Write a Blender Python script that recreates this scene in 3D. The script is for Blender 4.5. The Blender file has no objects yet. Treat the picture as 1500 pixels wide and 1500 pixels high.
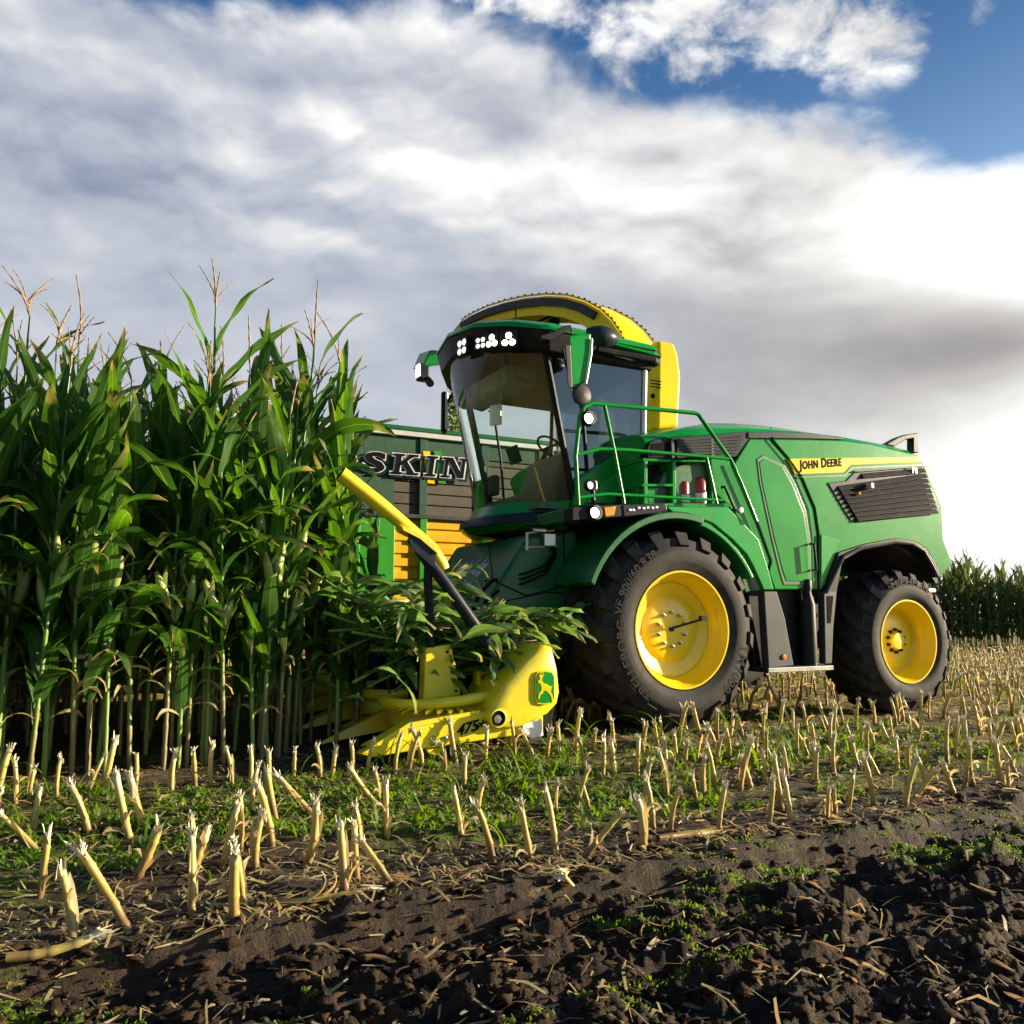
import bpy, bmesh, math, random
import numpy as np
from mathutils import Vector, Matrix
random.seed(7); rng = np.random.default_rng(7)
R = math.radians
SC = bpy.context.scene
COL = SC.collection

# ------------------------------------------------------------------ camera, sky, sun, exposure
CAM_H = 1.15; PITCH = R(7.0); FPX = 1200.0; HEAD = R(27.0)
cd = bpy.data.cameras.new("camera"); cd.sensor_width = 36.0; cd.lens = 36.0*FPX/1500.0
cd.clip_start = 0.05; cd.clip_end = 8000
cam = bpy.data.objects.new("camera", cd); COL.objects.link(cam)
cam.location = (0, 0, CAM_H); cam.rotation_euler = (math.pi/2 + PITCH, 0, 0)
SC.camera = cam
SUN_AZ = R(81.0); SUN_EL = R(12.5)          # azimuth from +Y towards +X
sun_dir = Vector((math.sin(SUN_AZ)*math.cos(SUN_EL), math.cos(SUN_AZ)*math.cos(SUN_EL), math.sin(SUN_EL)))
sl = bpy.data.lights.new("sun", 'SUN'); sl.energy = 5.0; sl.angle = R(0.5); sl.color = (1.0, .83, .58)
so = bpy.data.objects.new("sun", sl); COL.objects.link(so)
so.rotation_euler = (-sun_dir).to_track_quat('-Z', 'Y').to_euler(); so.location = (30, 6, 20)
SC.view_settings.view_transform = 'Standard'; SC.view_settings.look = 'None'
SC.view_settings.exposure = 1.3; SC.view_settings.gamma = 1.0
SC.cycles.max_bounces = 8; SC.cycles.transparent_max_bounces = 12
SC.cycles.diffuse_bounces = 3; SC.cycles.glossy_bounces = 3; SC.cycles.transmission_bounces = 6

class NT:
    """small helper to write node maths as expressions"""
    def __init__(s, tree): s.t = tree; s.n = tree.nodes; s.l = tree.links
    def new(s, typ, **kw):
        n = s.n.new(typ)
        for k, v in kw.items(): setattr(n, k, v)
        return n
    def put(s, sock, v):
        if isinstance(v, (int, float, tuple, list)): sock.default_value = v
        else: s.l.new(v, sock)
    def m(s, op, a, b=0.0, c=None, clamp=False):
        n = s.new('ShaderNodeMath', operation=op); n.use_clamp = clamp
        s.put(n.inputs[0], a); s.put(n.inputs[1], b)
        if c is not None: s.put(n.inputs[2], c)
        return n.outputs[0]
    def add(s, *a):
        r = a[0]
        for b in a[1:]: r = s.m('ADD', r, b)
        return r
    def mul(s, *a):
        r = a[0]
        for b in a[1:]: r = s.m('MULTIPLY', r, b)
        return r
    def sub(s, a, b): return s.m('SUBTRACT', a, b)
    def step(s, v, lo, hi, a=0.0, b=1.0):
        n = s.new('ShaderNodeMapRange', interpolation_type='SMOOTHSTEP')
        s.put(n.inputs[0], v); s.put(n.inputs[1], lo); s.put(n.inputs[2], hi); s.put(n.inputs[3], a); s.put(n.inputs[4], b)
        return n.outputs[0]
    def noise(s, vec, scale, detail=4, rough=.55, dist=0.0, lac=2.0):
        n = s.new('ShaderNodeTexNoise'); s.put(n.inputs['Vector'], vec)
        n.inputs['Scale'].default_value = scale; n.inputs['Detail'].default_value = detail
        n.inputs['Roughness'].default_value = rough; n.inputs['Distortion'].default_value = dist
        n.inputs['Lacunarity'].default_value = lac
        return n.outputs[0]
    def mapping(s, vec, loc=(0,0,0), rot=(0,0,0), sc=(1,1,1)):
        n = s.new('ShaderNodeMapping'); s.put(n.inputs[0], vec)
        n.inputs[1].default_value = loc; n.inputs[2].default_value = rot; n.inputs[3].default_value = sc
        return n.outputs[0]
    def mix(s, f, a, b):
        n = s.new('ShaderNodeMix', data_type='RGBA'); s.put(n.inputs[0], f)
        s.put(n.inputs[6], a if not isinstance(a, tuple) else (*a[:3], 1)); s.put(n.inputs[7], b if not isinstance(b, tuple) else (*b[:3], 1))
        return n.outputs[2]
    def ramp(s, f, stops):
        n = s.new('ShaderNodeValToRGB'); s.put(n.inputs[0], f); e = n.color_ramp.elements
        while len(e) < len(stops): e.new(.5)
        for k, (p, c) in enumerate(stops): e[k].position = p; e[k].color = (*c, 1)
        return n.outputs[0]
    def bump(s, h, strength=.3, dist=.01):
        n = s.new('ShaderNodeBump'); s.put(n.inputs['Height'], h); n.inputs['Strength'].default_value = strength
        n.inputs['Distance'].default_value = dist; return n.outputs[0]

def build_world():
    w = bpy.data.worlds.new("World"); SC.world = w; w.use_nodes = True
    t = NT(w.node_tree); t.n.clear()
    out = t.new('ShaderNodeOutputWorld'); bg = t.new('ShaderNodeBackground'); t.l.new(bg.outputs[0], out.inputs[0])
    tc = t.new('ShaderNodeTexCoord'); d = tc.outputs['Generated']
    sep = t.new('ShaderNodeSeparateXYZ'); t.l.new(d, sep.inputs[0])
    x, y, z = sep.outputs
    deg = 57.29578
    a = t.mul(t.m('ARCTAN2', x, y), deg); e = t.mul(t.m('ARCSINE', z), deg)
    def blob(a0, e0, sa, se, rot=0.0):
        da = t.sub(a, a0); de = t.sub(e, e0)
        if rot:
            c, s_ = math.cos(R(rot)), math.sin(R(rot))
            da, de = t.add(t.mul(da, c), t.mul(de, s_)), t.sub(t.mul(de, c), t.mul(da, s_))
        q = t.add(t.m('POWER', t.m('ABSOLUTE', t.mul(da, 1/sa)), 2.0), t.m('POWER', t.m('ABSOLUTE', t.mul(de, 1/se)), 2.0))
        return t.m('EXPONENT', t.mul(q, -1.0))
    warp = t.new('ShaderNodeTexNoise'); t.l.new(d, warp.inputs['Vector']); warp.inputs['Scale'].default_value = 3.0; warp.inputs['Detail'].default_value = 3
    wv = t.new('ShaderNodeVectorMath', operation='MULTIPLY_ADD'); t.l.new(warp.outputs['Color'], wv.inputs[0]); wv.inputs[1].default_value = (.16, .16, .10); t.l.new(d, wv.inputs[2])
    dw = wv.outputs[0]
    dm = t.mapping(dw, sc=(1, 1, 2.3), rot=(0, R(14), 0))
    n_big = t.sub(t.noise(dm, 2.6, 3, .5, 0), .5)
    n_mid = t.sub(t.noise(t.mapping(dm, loc=(3.1, .4, 1.7)), 5.0, 5, .5, 0), .5)
    n_fin = t.sub(t.noise(t.mapping(dw, loc=(1.3, 2.4, .7), sc=(1, 1, 1.5)), 13, 9, .6, 0), .5)
    puff = t.sub(t.m('ABSOLUTE', t.sub(t.noise(t.mapping(dw, loc=(7.3, 1.4, 2.7), sc=(1, 1, 1.7)), 7, 6, .52, 0), .5)), .09)
    def relief(vec, scale, det, off, lc):
        n1 = t.noise(t.mapping(vec, loc=lc), scale, det, .5, 0); n2 = t.noise(t.mapping(vec, loc=tuple(p+q for p, q in zip(lc, off))), scale, det, .5, 0)
        return n1, t.sub(n1, n2)
    nb, rel = relief(dm, 4.2, 4, (.035, -.01, .055), (9.1, 3.3, 5.2))
    nc, rel2 = relief(dm, 9.5, 4, (.016, -.005, .028), (2.1, 8.3, 1.2))
    hi = t.step(e, 18, 27, .30, 1.0)
    sky = t.new('ShaderNodeTexSky', sky_type='NISHITA'); sky.sun_disc = False
    sky.sun_elevation = SUN_EL; sky.sun_rotation = SUN_AZ; sky.air_density = 1.0; sky.dust_density = .6; sky.ozone_density = 2.2
    # deck of cloud below a line that falls to the right; open blue above it
    line = t.sub(38.3, t.m('MAXIMUM', 0.0, t.mul(t.sub(a, 2.0), .365)))
    edge = t.add(t.sub(line, e), t.mul(n_mid, 6.0), t.mul(t.sub(nb, .5), 7.0), t.mul(puff, 5.0), t.mul(n_fin, 3.0), t.mul(blob(-25, 38, 6, 2.6), -3.0))
    deck = t.step(edge, -.3, 2.6)
    wz = t.add(t.mul(blob(25, 35.2, 7.5, 3.4, -6), 1.0), t.mul(blob(11.5, 36.5, 6.5, 3.2, -8), 1.05), t.mul(blob(-2, 39.5, 9, 3), .8))
    wisp = t.mul(t.step(t.add(n_fin, t.mul(puff, .9), t.mul(n_mid, .25), t.mul(wz, .38)), .13, .42), .97)
    cover = t.m('MAXIMUM', deck, t.mul(wisp, t.step(wz, .15, .5)))
    # brightness of the deck
    B = t.add(.555, t.mul(n_big, .35), t.mul(hi, t.add(t.mul(n_mid, .45), t.mul(t.sub(nb, .5), .48), t.mul(rel, .85), t.mul(rel2, .6), t.mul(n_fin, .22), t.mul(puff, .5))),
              t.mul(blob(9, 28.0, 13, 5, -16), .22), t.mul(blob(-10, 31.5, 9, 4.5, -10), .16), t.mul(blob(-31, 31.5, 7, 3.5), .13),
              t.mul(blob(-27, 25.5, 12, 3.0, 14), -.12), t.mul(blob(2, 20.5, 13, 3.0, 18), -.15), t.mul(blob(20, 17.5, 12, 4.0, 2), -.17),
              t.mul(blob(-15, 33.5, 3.5, 2.5), -.10), t.mul(blob(-20, 18, 14, 4), .04), t.mul(blob(33, 16.0, 9, 2.4, -3), -.42),
              t.mul(blob(34, 22.3, 8, 3.4, -4), 1.0), t.mul(blob(26, 24.5, 7, 3), .30), t.mul(blob(38, 17, 5, 3.5, -20), .35),
              t.mul(blob(38, 4, 10, 9), 1.0), t.mul(blob(22, 5, 14, 5), .15),
              t.mul(t.step(edge, 4.0, .5), .20), t.mul(t.sub(1.0, deck), .12))
    warm = t.step(a, -12, 30)
    cool = t.ramp(B, [(.0, (.15, .19, .29)), (.30, (.29, .33, .43)), (.55, (.47, .505, .57)), (.78, (.72, .72, .73)), (1.0, (1.0, .99, .97))])
    hot = t.ramp(B, [(.0, (.20, .185, .185)), (.30, (.36, .345, .345)), (.55, (.53, .515, .50)), (.78, (.77, .755, .735)), (1.0, (1.0, 1.0, .985))])
    cloud = t.mix(warm, cool, hot)
    dim = t.step(y, -.35, .25, .55, 1.0)                      # unseen cloud behind the camera is dimmed for stronger contrast
    vs = t.new('ShaderNodeVectorMath', operation='SCALE'); t.l.new(cloud, vs.inputs[0]); t.put(vs.inputs[3], t.mul(dim, 4.75))
    blue = t.mix(t.step(e, 20, 40, .15, .8), sky.outputs[0], (.02, .38, 1.18))
    col = t.mix(cover, blue, vs.outputs[0])
    t.l.new(col, bg.inputs[0]); bg.inputs[1].default_value = .1
build_world()

# ------------------------------------------------------------------ geometry of the view: pixel of the photograph -> point on a real plane
P_CAM = np.array([0, 0, CAM_H]); FW = np.array([0, math.cos(PITCH), math.sin(PITCH)]); UP = np.array([0, -math.sin(PITCH), math.cos(PITCH)])
HD = np.array([-math.cos(HEAD), -math.sin(HEAD), 0]); LF = np.array([math.sin(HEAD), -math.cos(HEAD), 0])
ORG = np.array([.887, 9.32, 0])               # ground point below the middle of the front axle
def ray(x, y): return np.array([(x-750)/FPX, 0, 0]) + FW + UP*(750-y)/FPX
def to_local(w): d = np.asarray(w)-ORG; return np.array([d@HD, d@LF, d[2]])
def to_world(l): return ORG + HD*l[0] + LF*l[1] + np.array([0, 0, l[2]])
def S(x, y, ly):                               # on a lengthwise plane of the machine
    r = ray(x, y); t = ((ORG-P_CAM)@LF+ly)/(r@LF); return to_local(P_CAM+t*r)
def FR(x, y, lx):                              # on a crosswise plane of the machine
    r = ray(x, y); t = ((ORG-P_CAM)@HD+lx)/(r@HD); return to_local(P_CAM+t*r)
def GR(x, y, z=0.0):
    r = ray(x, y); t = (z-CAM_H)/r[2]; return P_CAM+t*r
def DP(x, y, Y):
    r = ray(x, y); return P_CAM+r*Y/r[1]
def xz(pts, ly): return [(S(px, py, ly)[0], S(px, py, ly)[2]) for px, py in pts]

# ------------------------------------------------------------------ materials
def pmat(name, col, rough=.5, metal=0.0, var=.12, scale=6.0, bump=0.0, bscale=60.0, coat=0.0, dirt=0.0, dirtcol=(.16, .12, .08), spec=.5):
    m = bpy.data.materials.new(name); m.use_nodes = True; t = NT(m.node_tree)
    b = t.n['Principled BSDF']
    tc = t.new('ShaderNodeTexCoord'); o = tc.outputs['Object']
    nz = t.noise(o, scale, 5, .6)
    f = t.step(nz, .3, .7)
    c = t.mix(f, tuple(v*(1-var) for v in col), tuple(min(1, v*(1+var)) for v in col))
    if dirt:
        d = t.mul(t.step(t.noise(t.mapping(o, loc=(3, 1, 2)), 9, 7, .7), .48, .72), dirt)
        c = t.mix(d, c, dirtcol); t.l.new(t.add(rough, t.mul(d, .4)), b.inputs['Roughness'])
    else:
        t.l.new(t.add(rough-.05, t.mul(nz, .1)), b.inputs['Roughness'])
    t.l.new(c, b.inputs['Base Color']); b.inputs['Metallic'].default_value = metal
    b.inputs['Coat Weight'].default_value = coat; b.inputs['Coat Roughness'].default_value = .12
    b.inputs['Specular IOR Level'].default_value = spec
    if bump: t.l.new(t.bump(t.noise(o, bscale, 4, .6), bump, .006), b.inputs['Normal'])
    return m
def emat(name, col, s):
    m = bpy.data.materials.new(name); m.use_nodes = True; b = m.node_tree.nodes['Principled BSDF']
    b.inputs['Base Color'].default_value = (.8, .8, .8, 1)
    b.inputs['Emission Color'].default_value = (*col, 1); b.inputs['Emission Strength'].default_value = s
    return m
def glassmat(name, tint, refl=.12, haze=0.0):
    m = bpy.data.materials.new(name); m.use_nodes = True; t = NT(m.node_tree); t.n.clear()
    out = t.new('ShaderNodeOutputMaterial'); tr = t.new('ShaderNodeBsdfTransparent'); gl = t.new('ShaderNodeBsdfGlossy')
    tr.inputs[0].default_value = (*tint, 1); gl.inputs['Roughness'].default_value = .015
    fr = t.new('ShaderNodeFresnel'); fr.inputs[0].default_value = 1.5
    f = t.add(t.mul(fr.outputs[0], .9), refl)
    mx = t.new('ShaderNodeMixShader'); t.l.new(f, mx.inputs[0]); t.l.new(tr.outputs[0], mx.inputs[1]); t.l.new(gl.outputs[0], mx.inputs[2])
    t.l.new(mx.outputs[0], out.inputs[0]); return m
def leafmat(name, c0, c1, rib, trans=.38, dry=None, tcol=None):
    m = bpy.data.materials.new(name); m.use_nodes = True; t = NT(m.node_tree); t.n.clear()
    out = t.new('ShaderNodeOutputMaterial'); b = t.new('ShaderNodeBsdfPrincipled'); tl = t.new('ShaderNodeBsdfTranslucent')
    uv = t.new('ShaderNodeUVMap'); sp = t.new('ShaderNodeSeparateXYZ'); t.l.new(uv.outputs[0], sp.inputs[0])
    u, v = sp.outputs[0], sp.outputs[1]
    oi = t.new('ShaderNodeObjectInfo'); tc = t.new('ShaderNodeTexCoord'); o = tc.outputs['Object']
    nz = t.noise(o, 5, 4, .6)
    c = t.mix(t.m('ADD', t.mul(nz, .9), t.mul(t.sub(oi.outputs['Random'], .5), .5), clamp=True), c0, c1)
    if dry:
        dd = t.step(t.add(v, t.mul(t.noise(t.mapping(o, loc=(5, 2, 1)), 7, 5, .65), .9)), 1.22, 1.50)
        c = t.mix(dd, c, dry)
    stripe = t.m('SINE', t.mul(u, 95.0))
    c = t.mix(t.mul(t.step(stripe, .2, 1), .22), c, rib)
    mid = t.step(t.m('ABSOLUTE', t.sub(u, .5)), .05, .02)
    c = t.mix(t.mul(mid, .75), c, rib)
    t.l.new(c, b.inputs['Base Color']); b.inputs['Roughness'].default_value = .42; b.inputs['Specular IOR Level'].default_value = .55
    bp = t.bump(t.add(t.mul(stripe, .4), t.mul(nz, 1.5)), .35, .004); t.l.new(bp, b.inputs['Normal'])
    hs = t.new('ShaderNodeHueSaturation'); hs.inputs['Value'].default_value = 2.3; hs.inputs['Hue'].default_value = .478; hs.inputs['Saturation'].default_value = 1.1; t.l.new(c, hs.inputs['Color'])
    t.l.new(hs.outputs[0], tl.inputs[0])
    mx = t.new('ShaderNodeMixShader'); mx.inputs[0].default_value = trans
    t.l.new(b.outputs[0], mx.inputs[1]); t.l.new(tl.outputs[0], mx.inputs[2]); t.l.new(mx.outputs[0], out.inputs[0])
    return m
def stalkmat(name, stops, rough=.45, nodes=True):
    """colour along the stalk from its UV v, with streaks"""
    m = bpy.data.materials.new(name); m.use_nodes = True; t = NT(m.node_tree); b = t.n['Principled BSDF']
    uv = t.new('ShaderNodeUVMap'); sp = t.new('ShaderNodeSeparateXYZ'); t.l.new(uv.outputs[0], sp.inputs[0])
    oi = t.new('ShaderNodeObjectInfo'); tc = t.new('ShaderNodeTexCoord'); o = tc.outputs['Object']
    nz = t.noise(t.mapping(o, sc=(1, 1, .25)), 40, 4, .6); n2 = t.noise(o, 6, 3, .5)
    f = t.add(sp.outputs[1], t.mul(t.sub(nz, .5), .35), t.mul(t.sub(n2, .5), .3), t.mul(t.sub(oi.outputs['Random'], .5), .35))
    c = t.ramp(f, stops); t.l.new(c, b.inputs['Base Color']); b.inputs['Roughness'].default_value = rough
    t.l.new(t.bump(nz, .4, .003), b.inputs['Normal'])
    return m
M = dict(
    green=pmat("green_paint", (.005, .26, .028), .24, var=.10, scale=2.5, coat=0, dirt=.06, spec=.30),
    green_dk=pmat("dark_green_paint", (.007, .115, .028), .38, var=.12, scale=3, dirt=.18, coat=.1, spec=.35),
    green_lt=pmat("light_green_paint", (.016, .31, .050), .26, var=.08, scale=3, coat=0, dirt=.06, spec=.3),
    yellow=pmat("yellow_paint", (.84, .60, .004), .32, var=.07, scale=3, coat=0, dirt=.10, spec=.15, dirtcol=(.30, .20, .05)),
    yellow_wheel=pmat("yellow_wheel_paint", (.86, .62, .006), .34, var=.05, scale=4, coat=.3, dirt=.10, dirtcol=(.35, .24, .06)),
    yellow_hd=pmat("yellow_header_paint", (.80, .66, .02), .35, var=.07, scale=4, coat=.3, dirt=.16, dirtcol=(.25, .19, .05)),
    black=pmat("black_plastic", (.014, .015, .017), .45, spec=.14, var=.2, bump=.1, bscale=200, dirt=.15),
    grey=pmat("grey_plastic", (.055, .058, .062), .5, spec=.25, var=.15, bump=.15, bscale=150, dirt=.25),
    slate=pmat("slate_blue_plastic", (.020, .026, .036), .34, spec=.14, var=.15, dirt=.1),
    steel=pmat("steel", (.45, .45, .44), .32, 1.0, var=.1),
    silver=pmat("silver_trim", (.70, .68, .64), .35, .3, var=.05),
    rubber=pmat("tyre_rubber", (.030, .029, .028), .72, var=.25, scale=9, bump=.25, bscale=90, dirt=.62, dirtcol=(.095, .07, .048), spec=.2),
    letter=pmat("tyre_letter_rubber", (.017, .017, .017), .7, spec=.15),
    ink=pmat("black_ink", (.009, .010, .012), .75, spec=.03),
    white=pmat("white_paint", (.75, .77, .76), .4),
    red=pmat("red_paint", (.45, .012, .012), .3, coat=.4),
    orange=pmat("orange_lens", (.80, .28, .01), .2, coat=.5),
    lamp=emat("lit_lamp", (1.0, .88, .68), 7.0), lamp_soft=emat("soft_lit_lamp", (1.0, .95, .85), .55),
    glass=glassmat("windshield_glass", (.93, 1.0, .96), .035), glass_dk=glassmat("side_glass", (.36, .46, .56), .10),
    mirror=pmat("mirror_glass", (.35, .38, .42), .06, 1.0),
    fabric=pmat("dark_fabric", (.055, .058, .052), .85, bump=.3, bscale=120),
    cabgrey=pmat("cab_trim", (.095, .112, .100), .6, bump=.15, bscale=80),
    mesh_gr=pmat("green_net_cloth", (.018, .075, .042), .75, var=.2, scale=12, bump=.2, bscale=160, dirt=.3, dirtcol=(.10, .11, .08)),
    board=pmat("brown_board", (.078, .070, .052), .7, var=.18, scale=4, bump=.3, bscale=30, dirt=.4),
    tr_yellow=pmat("trailer_yellow", (.80, .47, .008), .4, var=.08, dirt=.15),
    tr_green=pmat("trailer_green", (.03, .30, .02), .4, var=.08, dirt=.12),
    leaf=leafmat("maize_leaf", (.011, .058, .012), (.060, .170, .014), (.15, .26, .05), .46, dry=(.26, .20, .06)),
    leaf_old=leafmat("old_brown_leaf", (.14, .09, .045), (.32, .23, .12), (.36, .28, .16), .25),
    leaf_far_backlit=leafmat("far_maize_leaf_backlit", (.020, .045, .010), (.055, .085, .020), (.12, .16, .06), .40, dry=(.26, .20, .08)),  # darker olive: back-lighting and haze on the distant maize put into the colour
    leaf_cut=leafmat("cut_maize_leaf", (.030, .11, .018), (.11, .22, .05), (.24, .32, .13), .40, dry=(.32, .28, .10)),
    leaf_dry=leafmat("dry_maize_leaf", (.34, .26, .11), (.50, .42, .20), (.55, .48, .28), .35),
    husk=leafmat("husk", (.28, .36, .08), (.44, .46, .16), (.40, .45, .2), .25, dry=(.25, .16, .06)),
    stalk=stalkmat("maize_stalk", [(0, (.17, .13, .045)), (.08, (.22, .24, .05)), (.20, (.16, .25, .035)), (.4, (.10, .20, .028)), (1, (.05, .14, .02))]),
    stub=stalkmat("cut_stalk", [(0, (.17, .10, .035)), (.25, (.38, .27, .08)), (.5, (.47, .36, .08)), (.8, (.53, .44, .15)), (1, (.66, .57, .35))], .5),
    fray=pmat("frayed_fibre", (.74, .67, .50), .8, var=.2, scale=30),
    tassel=pmat("tassel", (.30, .20, .10), .8, var=.3, scale=20),
    silk=pmat("silk", (.07, .03, .02), .8),
    weed=leafmat("weed_leaf", (.045, .13, .006), (.14, .25, .010), (.18, .30, .04), .42),
)

# ------------------------------------------------------------------ mesh builder
class MB:
    def __init__(s): s.v = []; s.f = []; s.uv = []; s.mi = []; s.cm = 0
    def _add(s, vs, fs, uv=None):
        b = len(s.v); s.v += [tuple(map(float, q)) for q in vs]
        s.uv += list(uv) if uv is not None else [(0.0, 0.0)]*len(vs)
        s.f += [tuple(i+b for i in q) for q in fs]; s.mi += [s.cm]*len(fs); return b
    def box(s, c, size, rot=None):
        hx, hy, hz = [q/2 for q in size]
        vs = [Vector((i*hx, j*hy, k*hz)) for i in (-1, 1) for j in (-1, 1) for k in (-1, 1)]
        if rot is not None: vs = [rot @ q for q in vs]
        c = Vector(c)
        s._add([q+c for q in vs], [(0, 1, 3, 2), (4, 6, 7, 5), (0, 4, 5, 1), (2, 3, 7, 6), (0, 2, 6, 4), (1, 5, 7, 3)]); return s
    def prism(s, poly, y0, y1):               # polygon of (x,z) pushed from y0 to y1
        n = len(poly)
        ar = sum(poly[i][0]*poly[(i+1) % n][1]-poly[(i+1) % n][0]*poly[i][1] for i in range(n))
        if ar < 0: poly = poly[::-1]
        if y0 > y1: y0, y1 = y1, y0
        vs = [(x, y0, z) for x, z in poly]+[(x, y1, z) for x, z in poly]
        s._add(vs, [tuple(range(n)), tuple(range(2*n-1, n-1, -1))]+[(i, i+n, (i+1) % n+n, (i+1) % n) for i in range(n)]); return s
    def loft(s, rings, closed=True, caps=True, uv=None):
        n = len(rings[0]); vs = [q for r in rings for q in r]; fs = []
        for k in range(len(rings)-1):
            for i in range(n if closed else n-1):
                j = (i+1) % n; fs.append((k*n+i, k*n+j, (k+1)*n+j, (k+1)*n+i))
        if caps and closed: fs += [tuple(range(n-1, -1, -1)), tuple((len(rings)-1)*n+i for i in range(n))]
        s._add(vs, fs, uv); return s
    def tube(s, pts, r, sides=8, caps=True, vv=None):
        pts = [Vector(p) for p in pts]; rr = r if isinstance(r, (list, tuple)) else [r]*len(pts)
        rings = []; uv = []; side = None
        for i, p in enumerate(pts):
            t = (pts[min(i+1, len(pts)-1)]-pts[max(i-1, 0)]).normalized()
            if side is None:
                ref = Vector((0, 0, 1)) if abs(t.z) < .9 else Vector((1, 0, 0)); side = t.cross(ref).normalized()
            side = (side - t*side.dot(t)).normalized(); up = t.cross(side)
            rings.append([p+side*math.cos(2*math.pi*k/sides)*rr[i]+up*math.sin(2*math.pi*k/sides)*rr[i] for k in range(sides)])
            v = vv[i] if vv else i/(len(pts)-1); uv += [(k/sides, v) for k in range(sides)]
        s.loft(rings, True, caps, uv); return s
    def lathe(s, prof, c=(0, 0, 0), n=48, axis='y', capends=False):   # prof of (radius, along)
        rings = []
        for r, h in prof:
            ring = []
            for k in range(n):
                a = 2*math.pi*k/n; u, v = r*math.cos(a), r*math.sin(a)
                q = (u, h, v) if axis == 'y' else ((u, v, h) if axis == 'z' else (h, u, v))
                ring.append((q[0]+c[0], q[1]+c[1], q[2]+c[2]))
            rings.append(ring)
        if axis == 'y': rings = rings[::-1]
        s.loft(rings, True, capends); return s
    def data(s, name, mats, smooth=35):
        me = bpy.data.meshes.new(name); me.from_pydata(s.v, [], s.f)
        for m in mats: me.materials.append(m)
        if len(mats) > 1: me.polygons.foreach_set('material_index', s.mi)
        ul = me.uv_layers.new(name="UVMap"); idx = np.empty(len(me.loops), dtype=np.int32); me.loops.foreach_get('vertex_index', idx)
        ul.data.foreach_set('uv', np.array(s.uv, dtype=np.float32)[idx].ravel())
        if smooth:
            me.polygons.foreach_set('use_smooth', [True]*len(me.polygons))
            if smooth < 170: me.set_sharp_from_angle(angle=R(smooth))
        me.update(); return me
    def build(s, name, mat, parent=None, bevel=0.0, smooth=35, seg=2, loc=None):
        me = s.data(name, mat if isinstance(mat, list) else [mat], smooth)
        o = bpy.data.objects.new(name, me); COL.objects.link(o)
        if parent is not None: o.parent = parent
        if loc is not None: o.location = loc
        if bevel:
            b = o.modifiers.new("bevel", 'BEVEL'); b.width = bevel; b.segments = seg; b.limit_method = 'ANGLE'; b.angle_limit = R(35); b.harden_normals = True
        return o
def empty(name, parent=None, loc=(0, 0, 0), rz=0.0):
    o = bpy.data.objects.new(name, None); COL.objects.link(o); o.location = loc; o.rotation_euler = (0, 0, rz)
    if parent is not None: o.parent = parent
    o.empty_display_size = .2; return o
def tag(o, label=None, cat=None, group=None, kind=None):
    for k, v in (('label', label), ('category', cat), ('group', group), ('kind', kind)):
        if v: o[k] = v
    return o
def copy_tree(o, parent=None):
    c = o.copy(); COL.objects.link(c)
    if parent is not None: c.parent = parent
    for ch in o.children: copy_tree(ch, c)
    return c
def text_geo(s, size=1.0, bold=.012, extrude=.0, shear=0.0, space=1.0):
    cu = bpy.data.curves.new("txt", 'FONT'); cu.body = s; cu.size = size; cu.offset = bold*size; cu.extrude = extrude; cu.shear = shear
    cu.space_character = space; cu.resolution_u = 3
    o = bpy.data.objects.new("txt", cu); COL.objects.link(o)
    dg = bpy.context.evaluated_depsgraph_get(); me = bpy.data.meshes.new_from_object(o.evaluated_get(dg))
    v = np.array([q.co[:] for q in me.vertices]); f = [tuple(p.vertices) for p in me.polygons]
    bpy.data.objects.remove(o); bpy.data.curves.remove(cu); bpy.data.meshes.remove(me)
    v[:, 0] -= v[:, 0].min(); return v, f
def side_text(s, x0, z0, y, height, mat, parent, name, width=None, bold=.012, shear=0.0, slope=0.0, ext=.004, space=1.0):
    v, f = text_geo(s, 1.0, bold, .5, shear, space)
    v[:, 1] -= v[:, 1].min(); v[:, 1] *= height/v[:, 1].max()
    v[:, 0] *= (width/v[:, 0].max()) if width else height/.72
    mb = MB(); mb._add([(x0-a, y+(c+.5)*ext, z0+b+a*slope) for a, b, c in v], f)
    return mb.build(name, mat, parent, smooth=0)
# ------------------------------------------------------------------ ground
_G = rng.normal(size=(4096, 2)); _G /= np.linalg.norm(_G, axis=1)[:, None]
def perlin(x, y, seed=0):
    xi = np.floor(x).astype(np.int64); yi = np.floor(y).astype(np.int64); fx = x-xi; fy = y-yi
    def g(i, j): return _G[((i*73856093) ^ (j*19349663) ^ (seed*83492791)) & 4095]
    def dot(i, j, dx, dy): q = g(i, j); return q[..., 0]*dx+q[..., 1]*dy
    u = fx*fx*fx*(fx*(fx*6-15)+10); v = fy*fy*fy*(fy*(fy*6-15)+10)
    a = dot(xi, yi, fx, fy); b = dot(xi+1, yi, fx-1, fy); c = dot(xi, yi+1, fx, fy-1); d = dot(xi+1, yi+1, fx-1, fy-1)
    return (a+(b-a)*u)+((c+(d-c)*u)-(a+(b-a)*u))*v
def fbm(x, y, o=4, seed=0, gain=.5):
    s = 0; a = 1.0
    for k in range(o): s = s+a*perlin(x*2**k, y*2**k, seed+k); a *= gain
    return s
def sstep(v, a, b): t = np.clip((v-a)/(b-a), 0, 1); return t*t*(3-2*t)
def bank(lx): return 4.66+.10*np.sin(lx*.55+.6)
def rutf(lx, ly):
    q = ly*.93+lx*.33; s = np.cos(q*46+3.4*fbm(lx*.9, ly*.9, 2, 8)+1.6*fbm(lx*2.2, ly*2.2, 2, 66))
    return (.5+.5*s)**2.2*(.35+1.1*np.clip(.5+1.4*fbm(lx*.8, ly*.8, 2, 23), 0, 1))
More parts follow.
